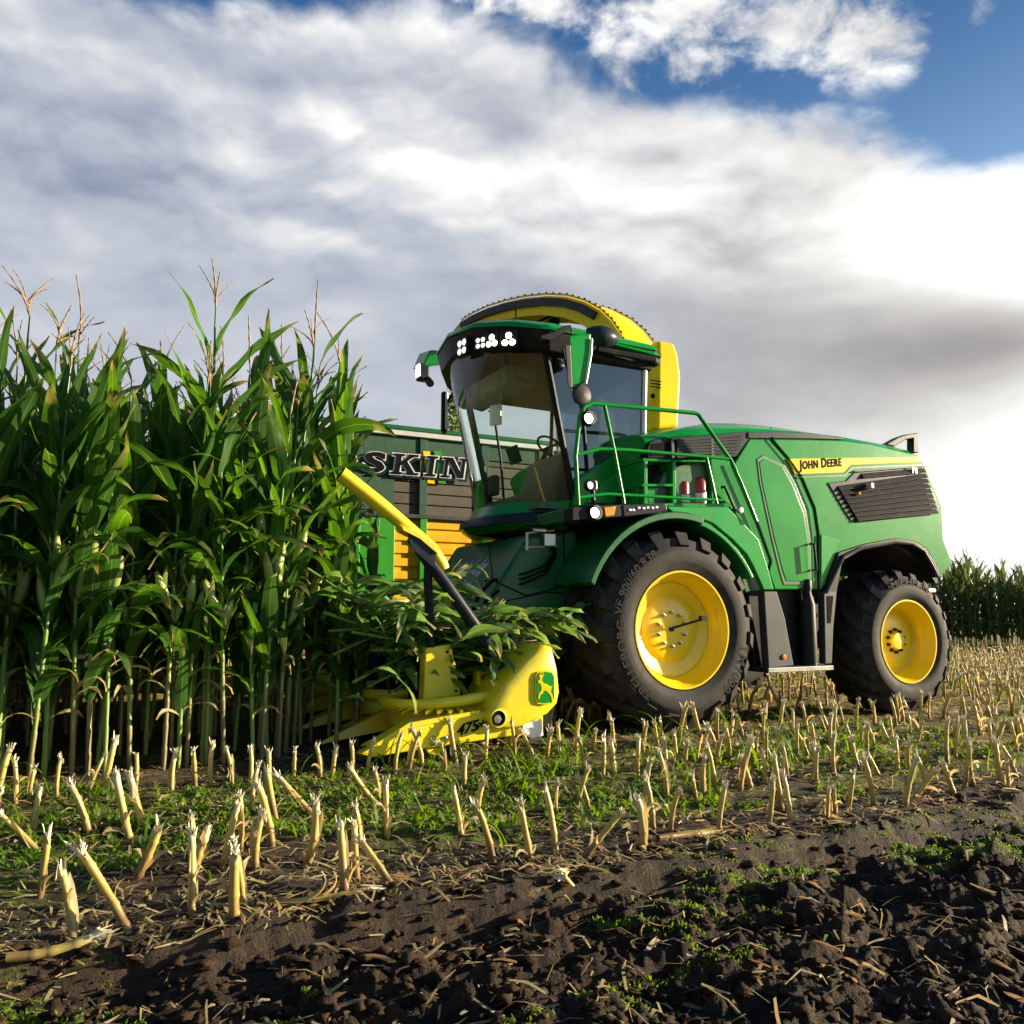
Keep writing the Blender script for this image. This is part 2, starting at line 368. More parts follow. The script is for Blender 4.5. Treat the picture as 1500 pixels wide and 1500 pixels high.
def height(wx, wy):
    """ground height at world x, y"""
    wx = np.asarray(wx, float); wy = np.asarray(wy, float)
    dx = wx-ORG[0]; dy = wy-ORG[1]; lx = dx*HD[0]+dy*HD[1]; ly = dx*LF[0]+dy*LF[1]
    till = sstep(ly+.10*fbm(lx*1.5, ly*1.5, 2, 90), bank(lx)-.02, bank(lx)+.16)
    row = np.cos((ly-4.4)/.75*2*math.pi)
    near = np.exp(-np.hypot(wx, wy)/40)
    h0 = .024*sstep(ly, 3.2, 2.2)*sstep(ly, -5, -3)+.018*row+.045*fbm(lx*1.1, ly*1.4, 5, 3)+.022*fbm(lx*6, ly*6, 3, 17)
    clod = np.abs(fbm(lx*3.0+.3*ly, ly*4.6, 4, 31, .55)); c2 = np.abs(fbm(lx*9, ly*11, 3, 47, .6))
    wave = perlin(lx*.5, ly*.4, 8)
    rut = rutf(lx, ly); lug = np.sin(lx*11+ly*9+2.0*fbm(lx*.9, ly*1.5, 2, 71))
    upper = np.exp(-((ly-5.15)/.45)**2)
    h1 = -.14+.05*fbm(lx*.9, ly*1.2, 3, 5)+.10*fbm(lx*3.2+.4*ly, ly*4.8, 4, 31, .6)*(.6+.4*sstep(ly, 4.6, 5.2))+.045*(.3-c2)*(.4+.6*sstep(ly, 4.9, 5.4))+.080*rut*upper+.016*np.maximum(lug, -.2)*upper
    ridge = .035*np.exp(-((ly-bank(lx)+.02)/.10)**2)*(1+1.6*fbm(lx*2, ly, 3, 12))
    return (h0*(1-till)+h1*till+ridge)*(.25+.75*near)
def ground_mat():
    m = bpy.data.materials.new("soil"); m.use_nodes = True; t = NT(m.node_tree); b = t.n['Principled BSDF']
    tc = t.new('ShaderNodeTexCoord'); o = tc.outputs['Object']
    # object axes turned along the rows
    rp = t.mapping(o, rot=(0, 0, -HEAD)); sp = t.new('ShaderNodeSeparateXYZ'); t.l.new(rp, sp.inputs[0])
    at = t.new('ShaderNodeAttribute', attribute_name='tilled'); till = at.outputs['Fac']
    ag = t.new('ShaderNodeAttribute', attribute_name='moss'); moss = ag.outputs['Fac']
    n1 = t.noise(o, 2.2, 6, .6); n2 = t.noise(o, 14, 6, .65); n3 = t.noise(o, 70, 5, .7)
    soil = t.mix(t.step(t.add(t.mul(n1, .5), t.mul(n2, .5)), .35, .65), (.030, .020, .014), (.072, .050, .035))
    dark = t.mix(t.step(t.add(t.mul(n1, .3), t.mul(n2, .4), t.mul(n3, .3)), .36, .64), (.008, .005, .0033), (.064, .036, .017))
    c = t.mix(till, soil, dark)
    straw = t.mul(t.step(t.add(t.mul(t.noise(t.mapping(rp, sc=(.35, 1.6, 1)), 16, 6, .72), .8), t.mul(n1, .2)), .56, .68), t.sub(1.0, t.mul(till, .9)))
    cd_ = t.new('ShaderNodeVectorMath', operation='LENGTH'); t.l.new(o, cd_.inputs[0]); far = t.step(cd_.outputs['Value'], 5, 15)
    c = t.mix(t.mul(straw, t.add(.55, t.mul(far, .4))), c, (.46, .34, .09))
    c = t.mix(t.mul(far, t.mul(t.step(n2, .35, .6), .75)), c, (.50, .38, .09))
    g = t.step(t.add(moss, t.mul(t.sub(n2, .5), 1.1), t.mul(t.sub(n3, .5), 1.5)), .42, .80)
    c = t.mix(t.mul(g, .9), c, t.mix(n3, (.055, .11, .008), (.17, .24, .012)))
    t.l.new(c, b.inputs['Base Color']); b.inputs['Roughness'].default_value = .82; b.inputs['Specular IOR Level'].default_value = .3
    t.l.new(t.bump(t.add(n3, t.mul(n2, 1.2)), .9, .03), b.inputs['Normal'])
    return m
def build_ground():
    an = np.concatenate([np.linspace(-180, -42, 40, endpoint=False), np.linspace(-42, 42, 620, endpoint=False), np.linspace(42, 180, 40, endpoint=False)])
    an = np.radians(an); na = len(an)
    rad = np.concatenate([np.geomspace(.25, 1.7, 12, endpoint=False), np.geomspace(1.7, 36, 760, endpoint=False), np.geomspace(36, 4000, 40)])
    nr = len(rad); A, RR = np.meshgrid(an, rad); X = RR*np.sin(A); Y = RR*np.cos(A); Z = height(X, Y)
    Z = np.where(RR > 120, Z*.2, Z)
    v = np.stack([X, Y, Z], -1).reshape(-1, 3); v = np.vstack([v, [[0, 0, float(height(0, 0))]]])
    i = np.arange(nr-1)[:, None]*na; j = np.arange(na)[None, :]; k = (j+1) % na
    q = np.stack([i+j, i+k, i+na+k, i+na+j], -1).reshape(-1, 4)[:, ::-1]
    c = nr*na; tri = np.stack([np.full(na, c), np.arange(na), (np.arange(na)+1) % na], -1)[:, ::-1]
    me = bpy.data.meshes.new("field"); nv, nq, nt = len(v), len(q), len(tri)
    me.vertices.add(nv); me.vertices.foreach_set('co', v.ravel())
    me.loops.add(nq*4+nt*3); me.loops.foreach_set('vertex_index', np.concatenate([q.ravel(), tri.ravel()]).astype(np.int32))
    me.polygons.add(nq+nt)
    me.polygons.foreach_set('loop_start', np.concatenate([np.arange(nq)*4, nq*4+np.arange(nt)*3]).astype(np.int32))
    me.polygons.foreach_set('use_smooth', np.ones(nq+nt, bool)); me.update(calc_edges=True); me.validate()
    dx = v[:, 0]-ORG[0]; dy = v[:, 1]-ORG[1]; lx = dx*HD[0]+dy*HD[1]; ly = dx*LF[0]+dy*LF[1]
    till = sstep(ly+.10*fbm(lx*1.5, ly*1.5, 2, 90), bank(lx)-.06, bank(lx)+.22)
    patch = .5+.9*fbm(lx*.8, ly*1.1, 3, 55)
    strip = .55*np.exp(-((ly-3.95)/.42)**2*1.0)+.75*np.exp(-((ly-3.0)/.8)**2)
    m0 = (.20+.62*patch*(.35+strip))*(ly > -4)+.35*(ly <= -4)
    path = np.exp(-((ly-4.25)/.30)**2)          # bare trodden strip along the front row
    m0 = m0*(1-.8*path)+.08*np.exp(-((ly-bank(lx)+.0)/.06)**2)*np.clip(1+3.2*fbm(lx*1.2, ly*3, 3, 77),0,2)
    crest = sstep(v[:, 2], -.10, -.01)
    m1 = .85*sstep(rutf(lx, ly), .28, .75)*np.exp(-((ly-5.02)/.36)**2)*np.clip(.75+2.2*fbm(lx*.7, ly*1.4, 3, 41), 0, 1.2)
    for nm, val in (('tilled', till), ('moss', np.where(till > .5, m1, m0))):
        a = me.attributes.new(nm, 'FLOAT', 'POINT'); a.data.foreach_set('value', val.astype(np.float32))
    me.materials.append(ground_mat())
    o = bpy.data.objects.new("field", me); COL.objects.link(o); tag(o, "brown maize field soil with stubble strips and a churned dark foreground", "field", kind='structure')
    return o
build_ground()

# ------------------------------------------------------------------ forage harvester
ROT = math.pi+HEAD
HV = empty("forage_harvester", loc=tuple(ORG), rz=ROT)
tag(HV, "green self-propelled forage harvester with yellow wheels and lit cab lamps", "forage harvester")
def part(name, parent=None): return empty(name, parent or HV)

def make_tyre(R0, rb, w, nl, lug_h, lug_w):
    """tyre round local y from -w/2 (inside) to +w/2 (outside)"""
    h = w/2; mb = MB(); rt = R0-lug_h
    prof = [(rb, -h*.86), (rb+.03, -h*.97), (rb+(rt-rb)*.45, -h*1.03), (rt-.09, -h*.96), (rt-.02, -h*.86), (rt, -h*.6), (rt+.008, 0),
            (rt, h*.6), (rt-.02, h*.86), (rt-.09, h*.96), (rb+(rt-rb)*.62, h*1.02), (rb+(rt-rb)*.58, h*1.035), (rb+(rt-rb)*.30, h*1.03), (rb+(rt-rb)*.26, h*1.02), (rb+.03, h*.97), (rb, h*.86)]
    mb.lathe(prof, n=96)
    def ring_pt(a, y, r): return Vector((r*math.cos(a), y, r*math.sin(a)))
    for sgn in (-1, 1):
        for k in range(nl):
            a0 = 2*math.pi*(k+(.5 if sgn > 0 else 0))/nl
            path = []
            for t in (0, .25, .5, .75, .92): path.append((a0-(.40*t-.05)*(.95/R0)*.62, sgn*h*(.03+.86*t), rt-.03, R0-.035*t*t*t, 1-.15*t))
            path.append((a0-.37*(.95/R0)*.62, sgn*h*1.015, rt-.17, rt-.055, .80))
            rings = []
            for i, (a, y, r0, r1, ws) in enumerate(path):
                hw = lug_w*ws/2/R0
                if i < 5: rings.append([ring_pt(a-hw*1.35, y, r0), ring_pt(a+hw*1.35, y, r0), ring_pt(a+hw, y, r1), ring_pt(a-hw, y, r1)])
                else:
                    yo = sgn*h*1.045
                    rings.append([ring_pt(a-hw*1.2, sgn*h*.9, rt-.12), ring_pt(a+hw*1.2, sgn*h*.9, rt-.12), ring_pt(a+hw, yo, rt-.085), ring_pt(a-hw, yo, rt-.085)])
            if sgn > 0: rings = rings[::-1]
            mb.loft(rings)
    return mb
def ring_text(mb, s, r, y, a_mid, height, wscale=1.0, bold=.02, flip=False):
    v, f = text_geo(s, 1.0, bold, .5, 0, 1.05)
    v[:, 1] -= v[:, 1].min(); sc = height/.72; v[:, 0] = (v[:, 0]-v[:, 0].max()/2)*sc*wscale; v[:, 1] = v[:, 1]*sc-height/2
    out = []
    for a, b, c in v:                            # seen from +y; x runs to the left in view, a_mid measured from up, clockwise in view
        rr = r+b if not flip else r-b; th = a_mid+(a/r if not flip else -a/r)
        out.append((-rr*math.sin(th), y+(c+.5)*.004, rr*math.cos(th)))
    mb._add(out, f)
def rim_profile(rf, y0, d1, r1, d2, rc):
    return [(rf-.035, y0-.10), (rf-.01, y0-.055), (rf, y0-.01), (rf-.006, y0+.012), (rf-.022, y0+.012), (rf-.030, y0-.012), (rf-.045, y0-.05), (rf-.055, y0-.075), (r1+.02, y0-d1*.62), (r1+.004, y0-d1+.01), (r1, y0-d1), (r1-.012, y0-d1-.012), (r1-.02, y0-d1-.004), (rc+.03, y0-d2-.01), (rc, y0-d2+.004), (rc-.012, y0-d2+.012), (rc-.10, y0-d2+.016), (.0005, y0-d2+.02)]
def wheel(name, parent, R0, rf, w, nl, lug_h, lug_w, d1, r1, d2, rc, br, nb, marks, boss):
    W = empty(name, parent)
    t = make_tyre(R0, rf-.02, w, nl, lug_h, lug_w).build('tyre', M['rubber'], W, smooth=32)
    y0 = w/2*.95
    rm = MB().lathe(rim_profile(rf, y0, d1, r1, d2, rc), n=72); rm.lathe([(rf-.05, -w/2), (rf-.06, y0-.1)][::-1], n=48)
    r_ = rm.build('rim', M['yellow_wheel'], W, smooth=40)
    b0 = MB().lathe([(.020, 0), (.020, .022), (.013, .024), (.013, .042), (.0005, .045)], (0, 0, 0), 6).build('wheel_bolt', M['steel'] if not boss else M['black'], W, smooth=20)
    for k in range(nb):
        a = 2*math.pi*(k+.5)/nb; b = b0 if k == 0 else copy_tree(b0, W); b.location = (br*math.cos(a), y0-d2+.015, br*math.sin(a))
    if boss:
        MB().lathe([(.10, 0), (.098, .05), (.09, .065), (.0005, .07)], (-.0, y0-d2+.012, 0), 28).build('hub_cap', M['yellow_wheel'], W, smooth=40)
    if marks:
        for a in marks: tm = MB(); ring_text(tm, *a); tm.build('tyre_lettering', M['letter'], W, smooth=0)
    return W
rmid = .565+(1.0-.05-.565)*.46
yl = .45*1.035
fm = [("TRELLEBORG", .74, yl-.003, R(-114), .085, 1.12), ("TM1000", .75, yl-.003, R(122), .095, 1.15), ("VF 900/60 R38", .78, yl-.004, R(-52), .085, 1.0)]
WF = wheel('wheel', HV, .968, .565, .90, 19, .075, .165, .17, .465, .20, .30, .165, 10, fm, False); WF.location = (0, 1.20, .99)
tb = MB(); tb.tube([(.02, .24, .0), (-.04, .27, .02), (-.22, .39, .085), (-.26, .40, .10)], .011, 8); tb.box((-.27, .40, .105), (.07, .05, .05)); tb.box((0, .24, 0), (.05, .04, .04))
tb.build('inflation_hose', M['black'], WF)
rrm = [("MICHELIN", .665, .33*1.035-.003, R(4), .08, 1.25)]
WR = wheel('rear_wheel', HV, .808, .47, .66, 20, .06, .115, .19, .37, .20, .30, .128, 10, rrm, True); WR.location = (-3.17, 1.32, .83)
for w_, y_ in ((WF, -1.20), (WR, -1.32)):
    c = copy_tree(w_, HV); c.location = (w_.location[0], y_, w_.location[2]); c.rotation_euler = (0, 0, math.pi)
MB().tube([(0, -.9, .99), (0, .9, .99)], .16, 14).build('front_axle', M['black'], HV)
MB().tube([(-3.17, -1.1, .83), (-3.17, 1.1, .83)], .13, 14).build('rear_axle', M['black'], HV)

# --- body: core, side panels
core = [(-1.0, 1.35), (-2.0, 1.45), (-2.25, 2.0), (-3.2, 2.1), (-3.95, 1.9), (-4.1, 2.0), (-3.7, 2.9), (-3.2, 2.98), (-1.4, 3.0), (-.7, 2.85), (.0, 2.55), (.2, 2.2), (-.4, 2.0), (-.9, 1.7)]
MB().prism(core, -1.42, 1.40).build('engine_bay', M['green_dk'], HV, .02)
Y1 = 1.50
def panel(name, px, mat, y=Y1, th=.05, bevel=.012, parent=HV, seg=2): return MB().prism(xz(px, y), y-th, y).build(name, mat, parent, bevel, seg=seg)
rear = panel('rear_hood_panel', [(1130, 643), (1182, 643.5), (1235, 645), (1275, 650), (1312, 659), (1345, 667), (1352, 674), (1362, 697), (1371, 718), (1380, 742), (1382, 790), (1396, 826), (1379, 843), (1370, 826), (1356, 803), (1337, 793), (1312, 790), (1266, 798), (1230, 810), (1214, 850), (1204, 864), (1201, 864), (1200, 783), (1194, 744), (1175, 699), (1156, 672)], M['green'], bevel=.018, seg=3)
mid = panel('service_door', [(1098, 642.5), (1128, 643), (1154, 672.5), (1173, 699.5), (1192, 745), (1197.5, 783), (1198.5, 864), (1135, 864), (1126, 838), (1130, 822), (1110, 766), (1074, 681)], M['green'], y=1.485, bevel=.018, seg=3)
# recessed pane of the door, set into the panel
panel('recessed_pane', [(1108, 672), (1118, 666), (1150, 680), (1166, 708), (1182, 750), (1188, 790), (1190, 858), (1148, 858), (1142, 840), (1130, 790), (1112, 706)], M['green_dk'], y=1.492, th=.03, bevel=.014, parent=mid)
panel('inner_pane', [(1112, 676), (1120, 671), (1147, 684), (1162, 711), (1178, 752), (1184, 792), (1186, 852), (1152, 852), (1147, 838), (1134, 788), (1116, 706)], M['green'], y=1.497, th=.03, bevel=.01, parent=mid)
MB().tube([S(1186, 797, 1.5)+np.array([0, .0, 0]), S(1186, 797, 1.5)+np.array([0, .06, 0]), S(1189.5, 835, 1.5)+np.array([0, .06, 0]), S(1189.5, 835, 1.5)], .014, 8).build('grab_handle', M['slate'], mid)
# triangle moulding on the rear panel
panel('side_moulding', [(1203, 783), (1231, 791), (1203, 846)], M['green_lt'], y=1.515, th=.03, bevel=.008, parent=rear)
# front wing behind the wheel
wing = panel('front_wing', [(975, 742), (1066, 742), (1112, 790), (1127, 838), (1134, 864), (1119, 864), (1104, 830), (1094, 812), (1073, 790), (1045, 767), (1007, 752), (985, 750)], M['green_lt'], y=1.58, th=.06, bevel=.012)
panel('seat_side_panel', [(1040, 668), (1071, 678), (1108, 766), (1128, 821), (1124, 838), (1108, 790), (1066, 740), (1046, 720)], M['green'], y=1.47, bevel=.01)
MB().tube([S(1057, 714, 1.5), S(1062, 713, 1.54), S(1066, 722, 1.54), S(1076, 745, 1.54), S(1079, 747, 1.5)], .016, 8).build('door_handle', M['black'], HV)
MB().lathe([(.035, 0), (.035, .02), (.02, .025), (.0005, .026)], tuple(S(1083, 748, 1.49)), 16).build('door_lock', M['steel'], HV)
# yellow stripe with lettering
stripe = panel('yellow_stripe', [(1154, 672), (1345, 669), (1349, 677), (1246, 681), (1236, 692), (1165, 695)], M['yellow'], y=1.506, th=.02, bevel=.003)
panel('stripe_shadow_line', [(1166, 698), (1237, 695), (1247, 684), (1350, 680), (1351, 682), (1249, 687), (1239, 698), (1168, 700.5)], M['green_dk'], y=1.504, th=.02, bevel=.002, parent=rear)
p0 = S(1171, 687.5, 1.506); p1 = S(1234, 684.5, 1.506)
def caps_text(parts, x0, z0, y, mat, parent, name, slope, bold):
    mb = MB(); x = 0.0
    for s, h in parts:
        v, f = text_geo(s, 1.0, bold, .5, 0, 1.12); k = h/.72; v[:, 0] *= k*1.0; v[:, 1] *= k
        mb._add([(x0-(x+a), y+(c+.5)*.002, z0+b+(x+a)*slope) for a, b, c in v], f); x += v[:, 0].max()+.016
        if s.endswith('N'): x += .05
    o = mb.build(name, mat, parent, smooth=0); return o, x
slope = (p1[2]-p0[2])/(p0[0]-p1[0])
o_, wd = caps_text([("J", .105), ("OHN", .088), ("D", .105), ("EERE", .088)], p0[0], p0[2], 1.507, M['ink'], stripe, 'lettering', slope, .030)
k_ = (p0[0]-p1[0])/wd
for v_ in o_.data.vertices: v_.co.x = p0[0]+(v_.co.x-p0[0])*k_
# slatted grille at the rear
gr = part('rear_grille'); gpx = [(1213, 707), (1240, 704), (1252, 692), (1352, 684), (1356, 697), (1366, 718), (1374, 738), (1376, 752), (1256, 766), (1247, 763), (1237, 748)]
frame = MB().prism(xz(gpx, 1.515), 1.48, 1.512).build('grille_panel', M['slate'], gr, .008)
lv = MB()
for k in range(9):
    f = k/8; l = (1225+f*30+ (0 if k else 38), 709+f*51 - (12 if k == 0 else 0)); r_ = (1355+f*18, 689+f*60)
    a, b = S(*l, 1.525), S(*r_, 1.525)
    mid_ = (a+b)/2; d = b-a; L = math.hypot(d[0], d[2]); rot = Matrix.Rotation(-math.atan2(d[2], d[0]), 3, 'Y') @ Matrix.Rotation(R(-28), 3, 'X')
    lv.box(mid_, (L, .012, .062), rot)
lv.build('louvre_slats', M['black'], gr, .003)
MB().prism(xz([(1252, 691), (1262, 691), (1358, 683), (1350, 682), (1250, 690)], 1.52), 1.49, 1.53).build('grille_frame', M['slate'], gr)
side_text("F8", S(1335, 693.5, 1.53)[0], S(1335, 693.5, 1.53)[2], 1.545, .075, M['silver'], gr, 'lettering', bold=.0)
wl = part('side_work_lamp', HV); MB().box(S(1273, 712, 1.56), (.05, .10, .07)).build('lamp_housing', M['silver'], wl, .012); MB().lathe([(.022, 0), (.018, .02), (.0005, .026)], tuple(S(1257, 723, 1.54)), 12).build('marker_lens', M['orange'], wl)
# hood top: dark vent strip and rounded green cap, lofted across the whole machine
def hoodtop():
    st = [(945, 645, 640), (1000, 631, 632), (1060, 642, 623), (1100, 641, 623.5), (1135, 641, 626), (1180, 643, 632), (1235, 645, 641), (1275, 650, 648), (1312, 659, 655), (1338, 666, 662)]
    rings = []
    for px, yl_, yt in st:
        a = S(px, max(yl_, yt+4), 1.47); b = S(px, yt, 1.22); x = a[0]; zt = b[2]
        h = [(1.47, a[2]), (1.40, a[2]+(zt-a[2])*.55), (1.22, zt), (.9, zt+.03), (.3, zt+.05)]
        ring = [(x, yy, zz) for yy, zz in h]+[(x, -yy, zz) for yy, zz in h[::-1]]+[(x, -1.3, a[2]-.25), (x, 1.3, a[2]-.25)]
        rings.append(ring)
    return MB().loft(rings, True, True)
hoodtop().build('hood_top', M['green'], HV, smooth=30)
panel('vent_strip', [(1096, 633), (1130, 632.5), (1185, 634), (1235, 641), (1234, 644), (1182, 642.5), (1130, 642), (1096, 642)], M['slate'], y=1.49, th=.03, bevel=.006)
MB().tube([S(1129, 626, 1.27), S(1130, 634, 1.44), S(1132, 643, 1.512), S(1156, 672, 1.512), S(1175, 699, 1.512), S(1194, 744, 1.512), S(1199.3, 783, 1.512), S(1200, 862, 1.512)], .006, 6).build('panel_seam', M['ink'], HV)
MB().tube([S(1072, 679, 1.505), S(1109, 766, 1.505), S(1129, 822, 1.505), S(1125, 838, 1.505)], .009, 6).build('door_seam', M['ink'], HV)
# side intake grille behind the cab
sg = part('intake_grille'); MB().prism(xz([(950, 648), (960, 643), (1098, 632), (1098, 640), (1078, 668), (1066, 672), (948, 671), (946, 660)], 1.46), 1.38, 1.478).build('grille_frame', M['slate'], sg, .01)
MB().prism(xz([(955, 650), (980, 647), (981, 668), (952, 668)], 1.48), 1.47, 1.483).build('grille_opening', M['ink'], sg)
lv = MB()
for k in range(7):
    f = k/6; a, b = S(991, 645+f*24, 1.50), S(1091-f*14, 637+f*30, 1.50); m_ = (a+b)/2; d = b-a
    lv.box(m_, (math.hypot(d[0], d[2]), .014, .032), Matrix.Rotation(-math.atan2(d[2], d[0]), 3, 'Y') @ Matrix.Rotation(R(-30), 3, 'X'))
for q in (985, 1043): a, b = S(q, 643, 1.497), S(q, 671, 1.497); lv.box((a+b)/2, (.035, .02, abs(a[2]-b[2])))
lv.build('louvre_slats', M['grey'], sg, .003)
# rear spoiler wing on the hood
for s_ in (1, -1):
    y = 1.30*s_; q = xz([(1292, 652), (1312, 641), (1324, 637), (1340, 635), (1341, 664), (1333, 664), (1333, 643), (1322, 645), (1306, 655)], 1.30)
    MB().prism(q, y-.05, y+.05).build('rear_spoiler', M['black'], HV, .012)
# tail
MB().prism([(-3.72, 2.96), (-3.9, 2.6), (-4.12, 2.2), (-4.2, 1.75), (-4.05, 1.62), (-3.6, 2.2)], -1.40, 1.44).build('tail_panel', M['green'], HV, .03)
lv = MB()
for k in range(9): z = 2.85-k*.085; lv.box((-3.80-k*.042, 0, z), (.05, 2.5, .02))
lv.build('rear_louvre_slats', M['slate'], HV, .004)
pp = MB(); a = S(1404, 848, 1.2); pp.tube([(-4.1, 1.1, 1.75), (-4.12, 1.1, 1.45)], .09, 14); pp.box((-4.12, 1.1, 1.42), (.26, .26, .05)); pp.tube([(-4.12, 1.1, 1.42), (-4.14, 1.1, .95)], .10, 14)
pp.build('rear_lamp_post', M['silver'], HV, .01)
bm_ = MB(); bm_.box((-4.15, 0, .92), (.2, 2.5, .16)); bm_.box((-4.22, 1.15, .84), (.30, .34, .08)); bm_.box((-4.2, 1.18, .93), (.2, .26, .16)); bm_.build('rear_bumper', M['grey'], HV, .02)
# rear wheel arch: dark liner and grey lip
al = MB(); arch = xz([(1212, 868), (1226, 868), (1234, 822), (1262, 806), (1312, 797), (1336, 800), (1352, 811), (1364, 830), (1372, 846), (1381, 844), (1370, 824), (1356, 802), (1337, 791.5), (1312, 788.5), (1266, 797), (1229, 809), (1213, 850)], 1.53)
al.prism(arch, 1.30, 1.53); al.build('rear_wheel_arch', M['black'], HV, .01)
lip = MB().tube([S(*q, 1.545) for q in [(1211, 868), (1229, 829), (1236, 815), (1264, 802), (1312, 793.5), (1336, 796.5), (1353, 807), (1366, 829), (1374, 846)]], .018, 6).build('arch_lip', M['grey'], HV)
MB().prism([(-2.0, 1.4), (-2.3, 1.75), (-2.6, 1.98), (-3.2, 2.05), (-3.8, 1.8), (-4.0, 1.5), (-3.95, 1.5), (-3.75, 1.72), (-3.2, 1.95), (-2.65, 1.9), (-2.37, 1.7), (-2.1, 1.35)], .3, 1.45).build('arch_liner', M['black'], HV)
# chassis between the wheels
ch = MB(); ch.prism([(-1.05, 1.42), (-2.02, 1.42), (-1.98, .55), (-1.12, .55)], -1.2, 1.38); ch.prism([(1.0, .75), (-4.1, .75), (-4.1, 1.5), (1.0, 1.5)], -.55, .55); ch.build('chassis', M['black'], HV, .02)
panel('step_fin', [(1119, 866), (1138, 866), (1150, 905), (1163, 975), (1126, 979)], M['grey'], y=1.56, th=.10, bevel=.012)
MB().lathe([(.03, 0), (.026, .014), (.0005, .018)], tuple(S(1148, 962, 1.56)), 14).build('side_marker', M['orange'], HV)
panel('step_post', [(1207, 866), (1226, 866), (1221, 920), (1219, 972), (1209, 973)], M['grey'], y=1.54, th=.09, bevel=.01)
panel('post_slot', [(1211, 873), (1221, 873), (1217, 913), (1212, 913)], M['ink'], y=1.543, th=.02, bevel=.002)
stp = MB(); a, b = S(1124, 984, 1.6), S(1219, 976, 1.6); stp.box((a+b)/2-np.array([0, .16, 0]), (abs(a[0]-b[0]), .36, .05)); stp.build('step', M['steel'], HV, .006)
cn = MB(); a = S(1182, 905, 1.46); cn.lathe([(.085, -.50), (.085, .14), (.05, .26), (.052, .30), (.058, .302), (.058, .40), (.052, .41), (.0005, .412)], (a[0], 1.47, a[2]), 22, 'z', True)
cn.tube([(a[0]+.05, 1.50, a[2]+.33), (a[0]+.11, 1.50, a[2]+.30), (a[0]+.11, 1.50, a[2]+.2), (a[0]+.07, 1.5, a[2]+.14)], .008, 6)
cn.build('air_tank', M['black'], HV, smooth=40)

# --- front: platform, mudguard, feeder
pts = [(.0+1.06*math.cos(R(t)), .99+1.06*math.sin(R(t))) for t in range(22, 112, 6)]
mg = pts+[(x*1.045, .99+(z-.99)*1.045+.02) for x, z in pts[::-1]]
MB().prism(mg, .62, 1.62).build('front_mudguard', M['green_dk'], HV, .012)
pts2 = [(1.06*math.cos(R(t)), .99+1.06*math.sin(R(t))) for t in range(104, 156, 6)]
MB().prism(pts2+[(x*1.04, .99+(z-.99)*1.04) for x, z in pts2[::-1]], .62, 1.57).build('mudguard_rear_section', M['green_lt'], wing, .01)
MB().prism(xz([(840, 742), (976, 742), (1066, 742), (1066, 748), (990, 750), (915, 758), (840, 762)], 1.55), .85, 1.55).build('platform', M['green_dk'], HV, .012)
lb = part('headlamp_bank'); panel('lamp_housing', [(838, 743), (914, 738), (914, 757), (838, 763)], M['black'], y=1.62, th=.16, parent=lb)
def lampdisc(c, r, mat, parent, name='lamp_lens', ax='y', dep=.03):
    if mat in (M['lamp'], M['lamp_soft']):
        MB().lathe([(r*1.05, -.02), (r*1.35, -.02), (r*1.35, dep*.9), (r*1.15, dep*1.2), (r*1.05, dep*.2)], tuple(c), 20, ax).build('lamp_bezel', M['black'], parent, smooth=40); r *= .85; dep *= .5
    return MB().lathe([(r, 0), (r*.95, dep*.6), (r*.6, dep), (.0005, dep*1.1)], tuple(c), 20, ax).build(name, mat, parent, smooth=60)
lampdisc(S(871, 751, 1.62), .055, M['lamp'], lb); panel('indicator_lens', [(885, 743), (903, 741), (900, 755), (887, 757)], M['orange'], y=1.645, th=.04, parent=lb, bevel=.008)
pn = panel('control_panel', [(912, 739), (976, 737), (978, 748), (960, 752), (914, 757)], M['slate'], y=1.63, th=.10)
bt = MB()
for px, py in [(923, 747), (928, 747), (936, 744), (943, 744.5), (949, 743.5), (956, 744), (962, 743)]: bt.box(S(px, py, 1.634), (.03, .012, .022))
bt.build('switches', M['white'], pn, .003)
# compartments beneath the intake grille
cp = MB(); q = lambda pts: xz(pts, 1.44)
cp.prism(q([(940, 671), (1066, 674), (1066, 678), (940, 676)]), .95, 1.46); cp.prism(q([(940, 738), (1066, 738), (1066, 744), (940, 744)]), .95, 1.5)
for x in (944, 986, 1043, 1064): cp.prism(q([(x-2.5, 674), (x+2.5, 674), (x+2.5, 742), (x-2.5, 742)]), .95, 1.46)
cp.prism(q([(940, 709), (986, 709), (986, 713), (938, 713)]), .95, 1.46); cp.prism(q([(938, 713), (986, 713), (986, 741), (936, 741)]), 1.30, 1.40)
cp.prism(q([(936, 672), (1070, 672), (1070, 744), (936, 744)]), .93, .96)
cp.build('storage_rack', M['green'], HV, .006)
MB().prism(q([(952, 678), (980, 678), (980, 706), (950, 706)]), 1.20, 1.26).build('storage_box', M['black'], HV, .01)
# lower cab side in green with folds
panel('cab_side_panel', [(842, 742), (850, 698), (938, 645), (946, 648), (940, 742)], M['green'], y=1.02, th=.10, bevel=.02)
panel('cab_side_fold', [(858, 738), (872, 716), (905, 692), (912, 676), (922, 680), (914, 706), (900, 738)], M['green_lt'], y=1.05, th=.05, bevel=.018)
MB().tube([S(936, 655, 1.07), S(923, 690, 1.07), S(905, 740, 1.07)], .022, 8).build('cab_hose', M['ink'], HV)
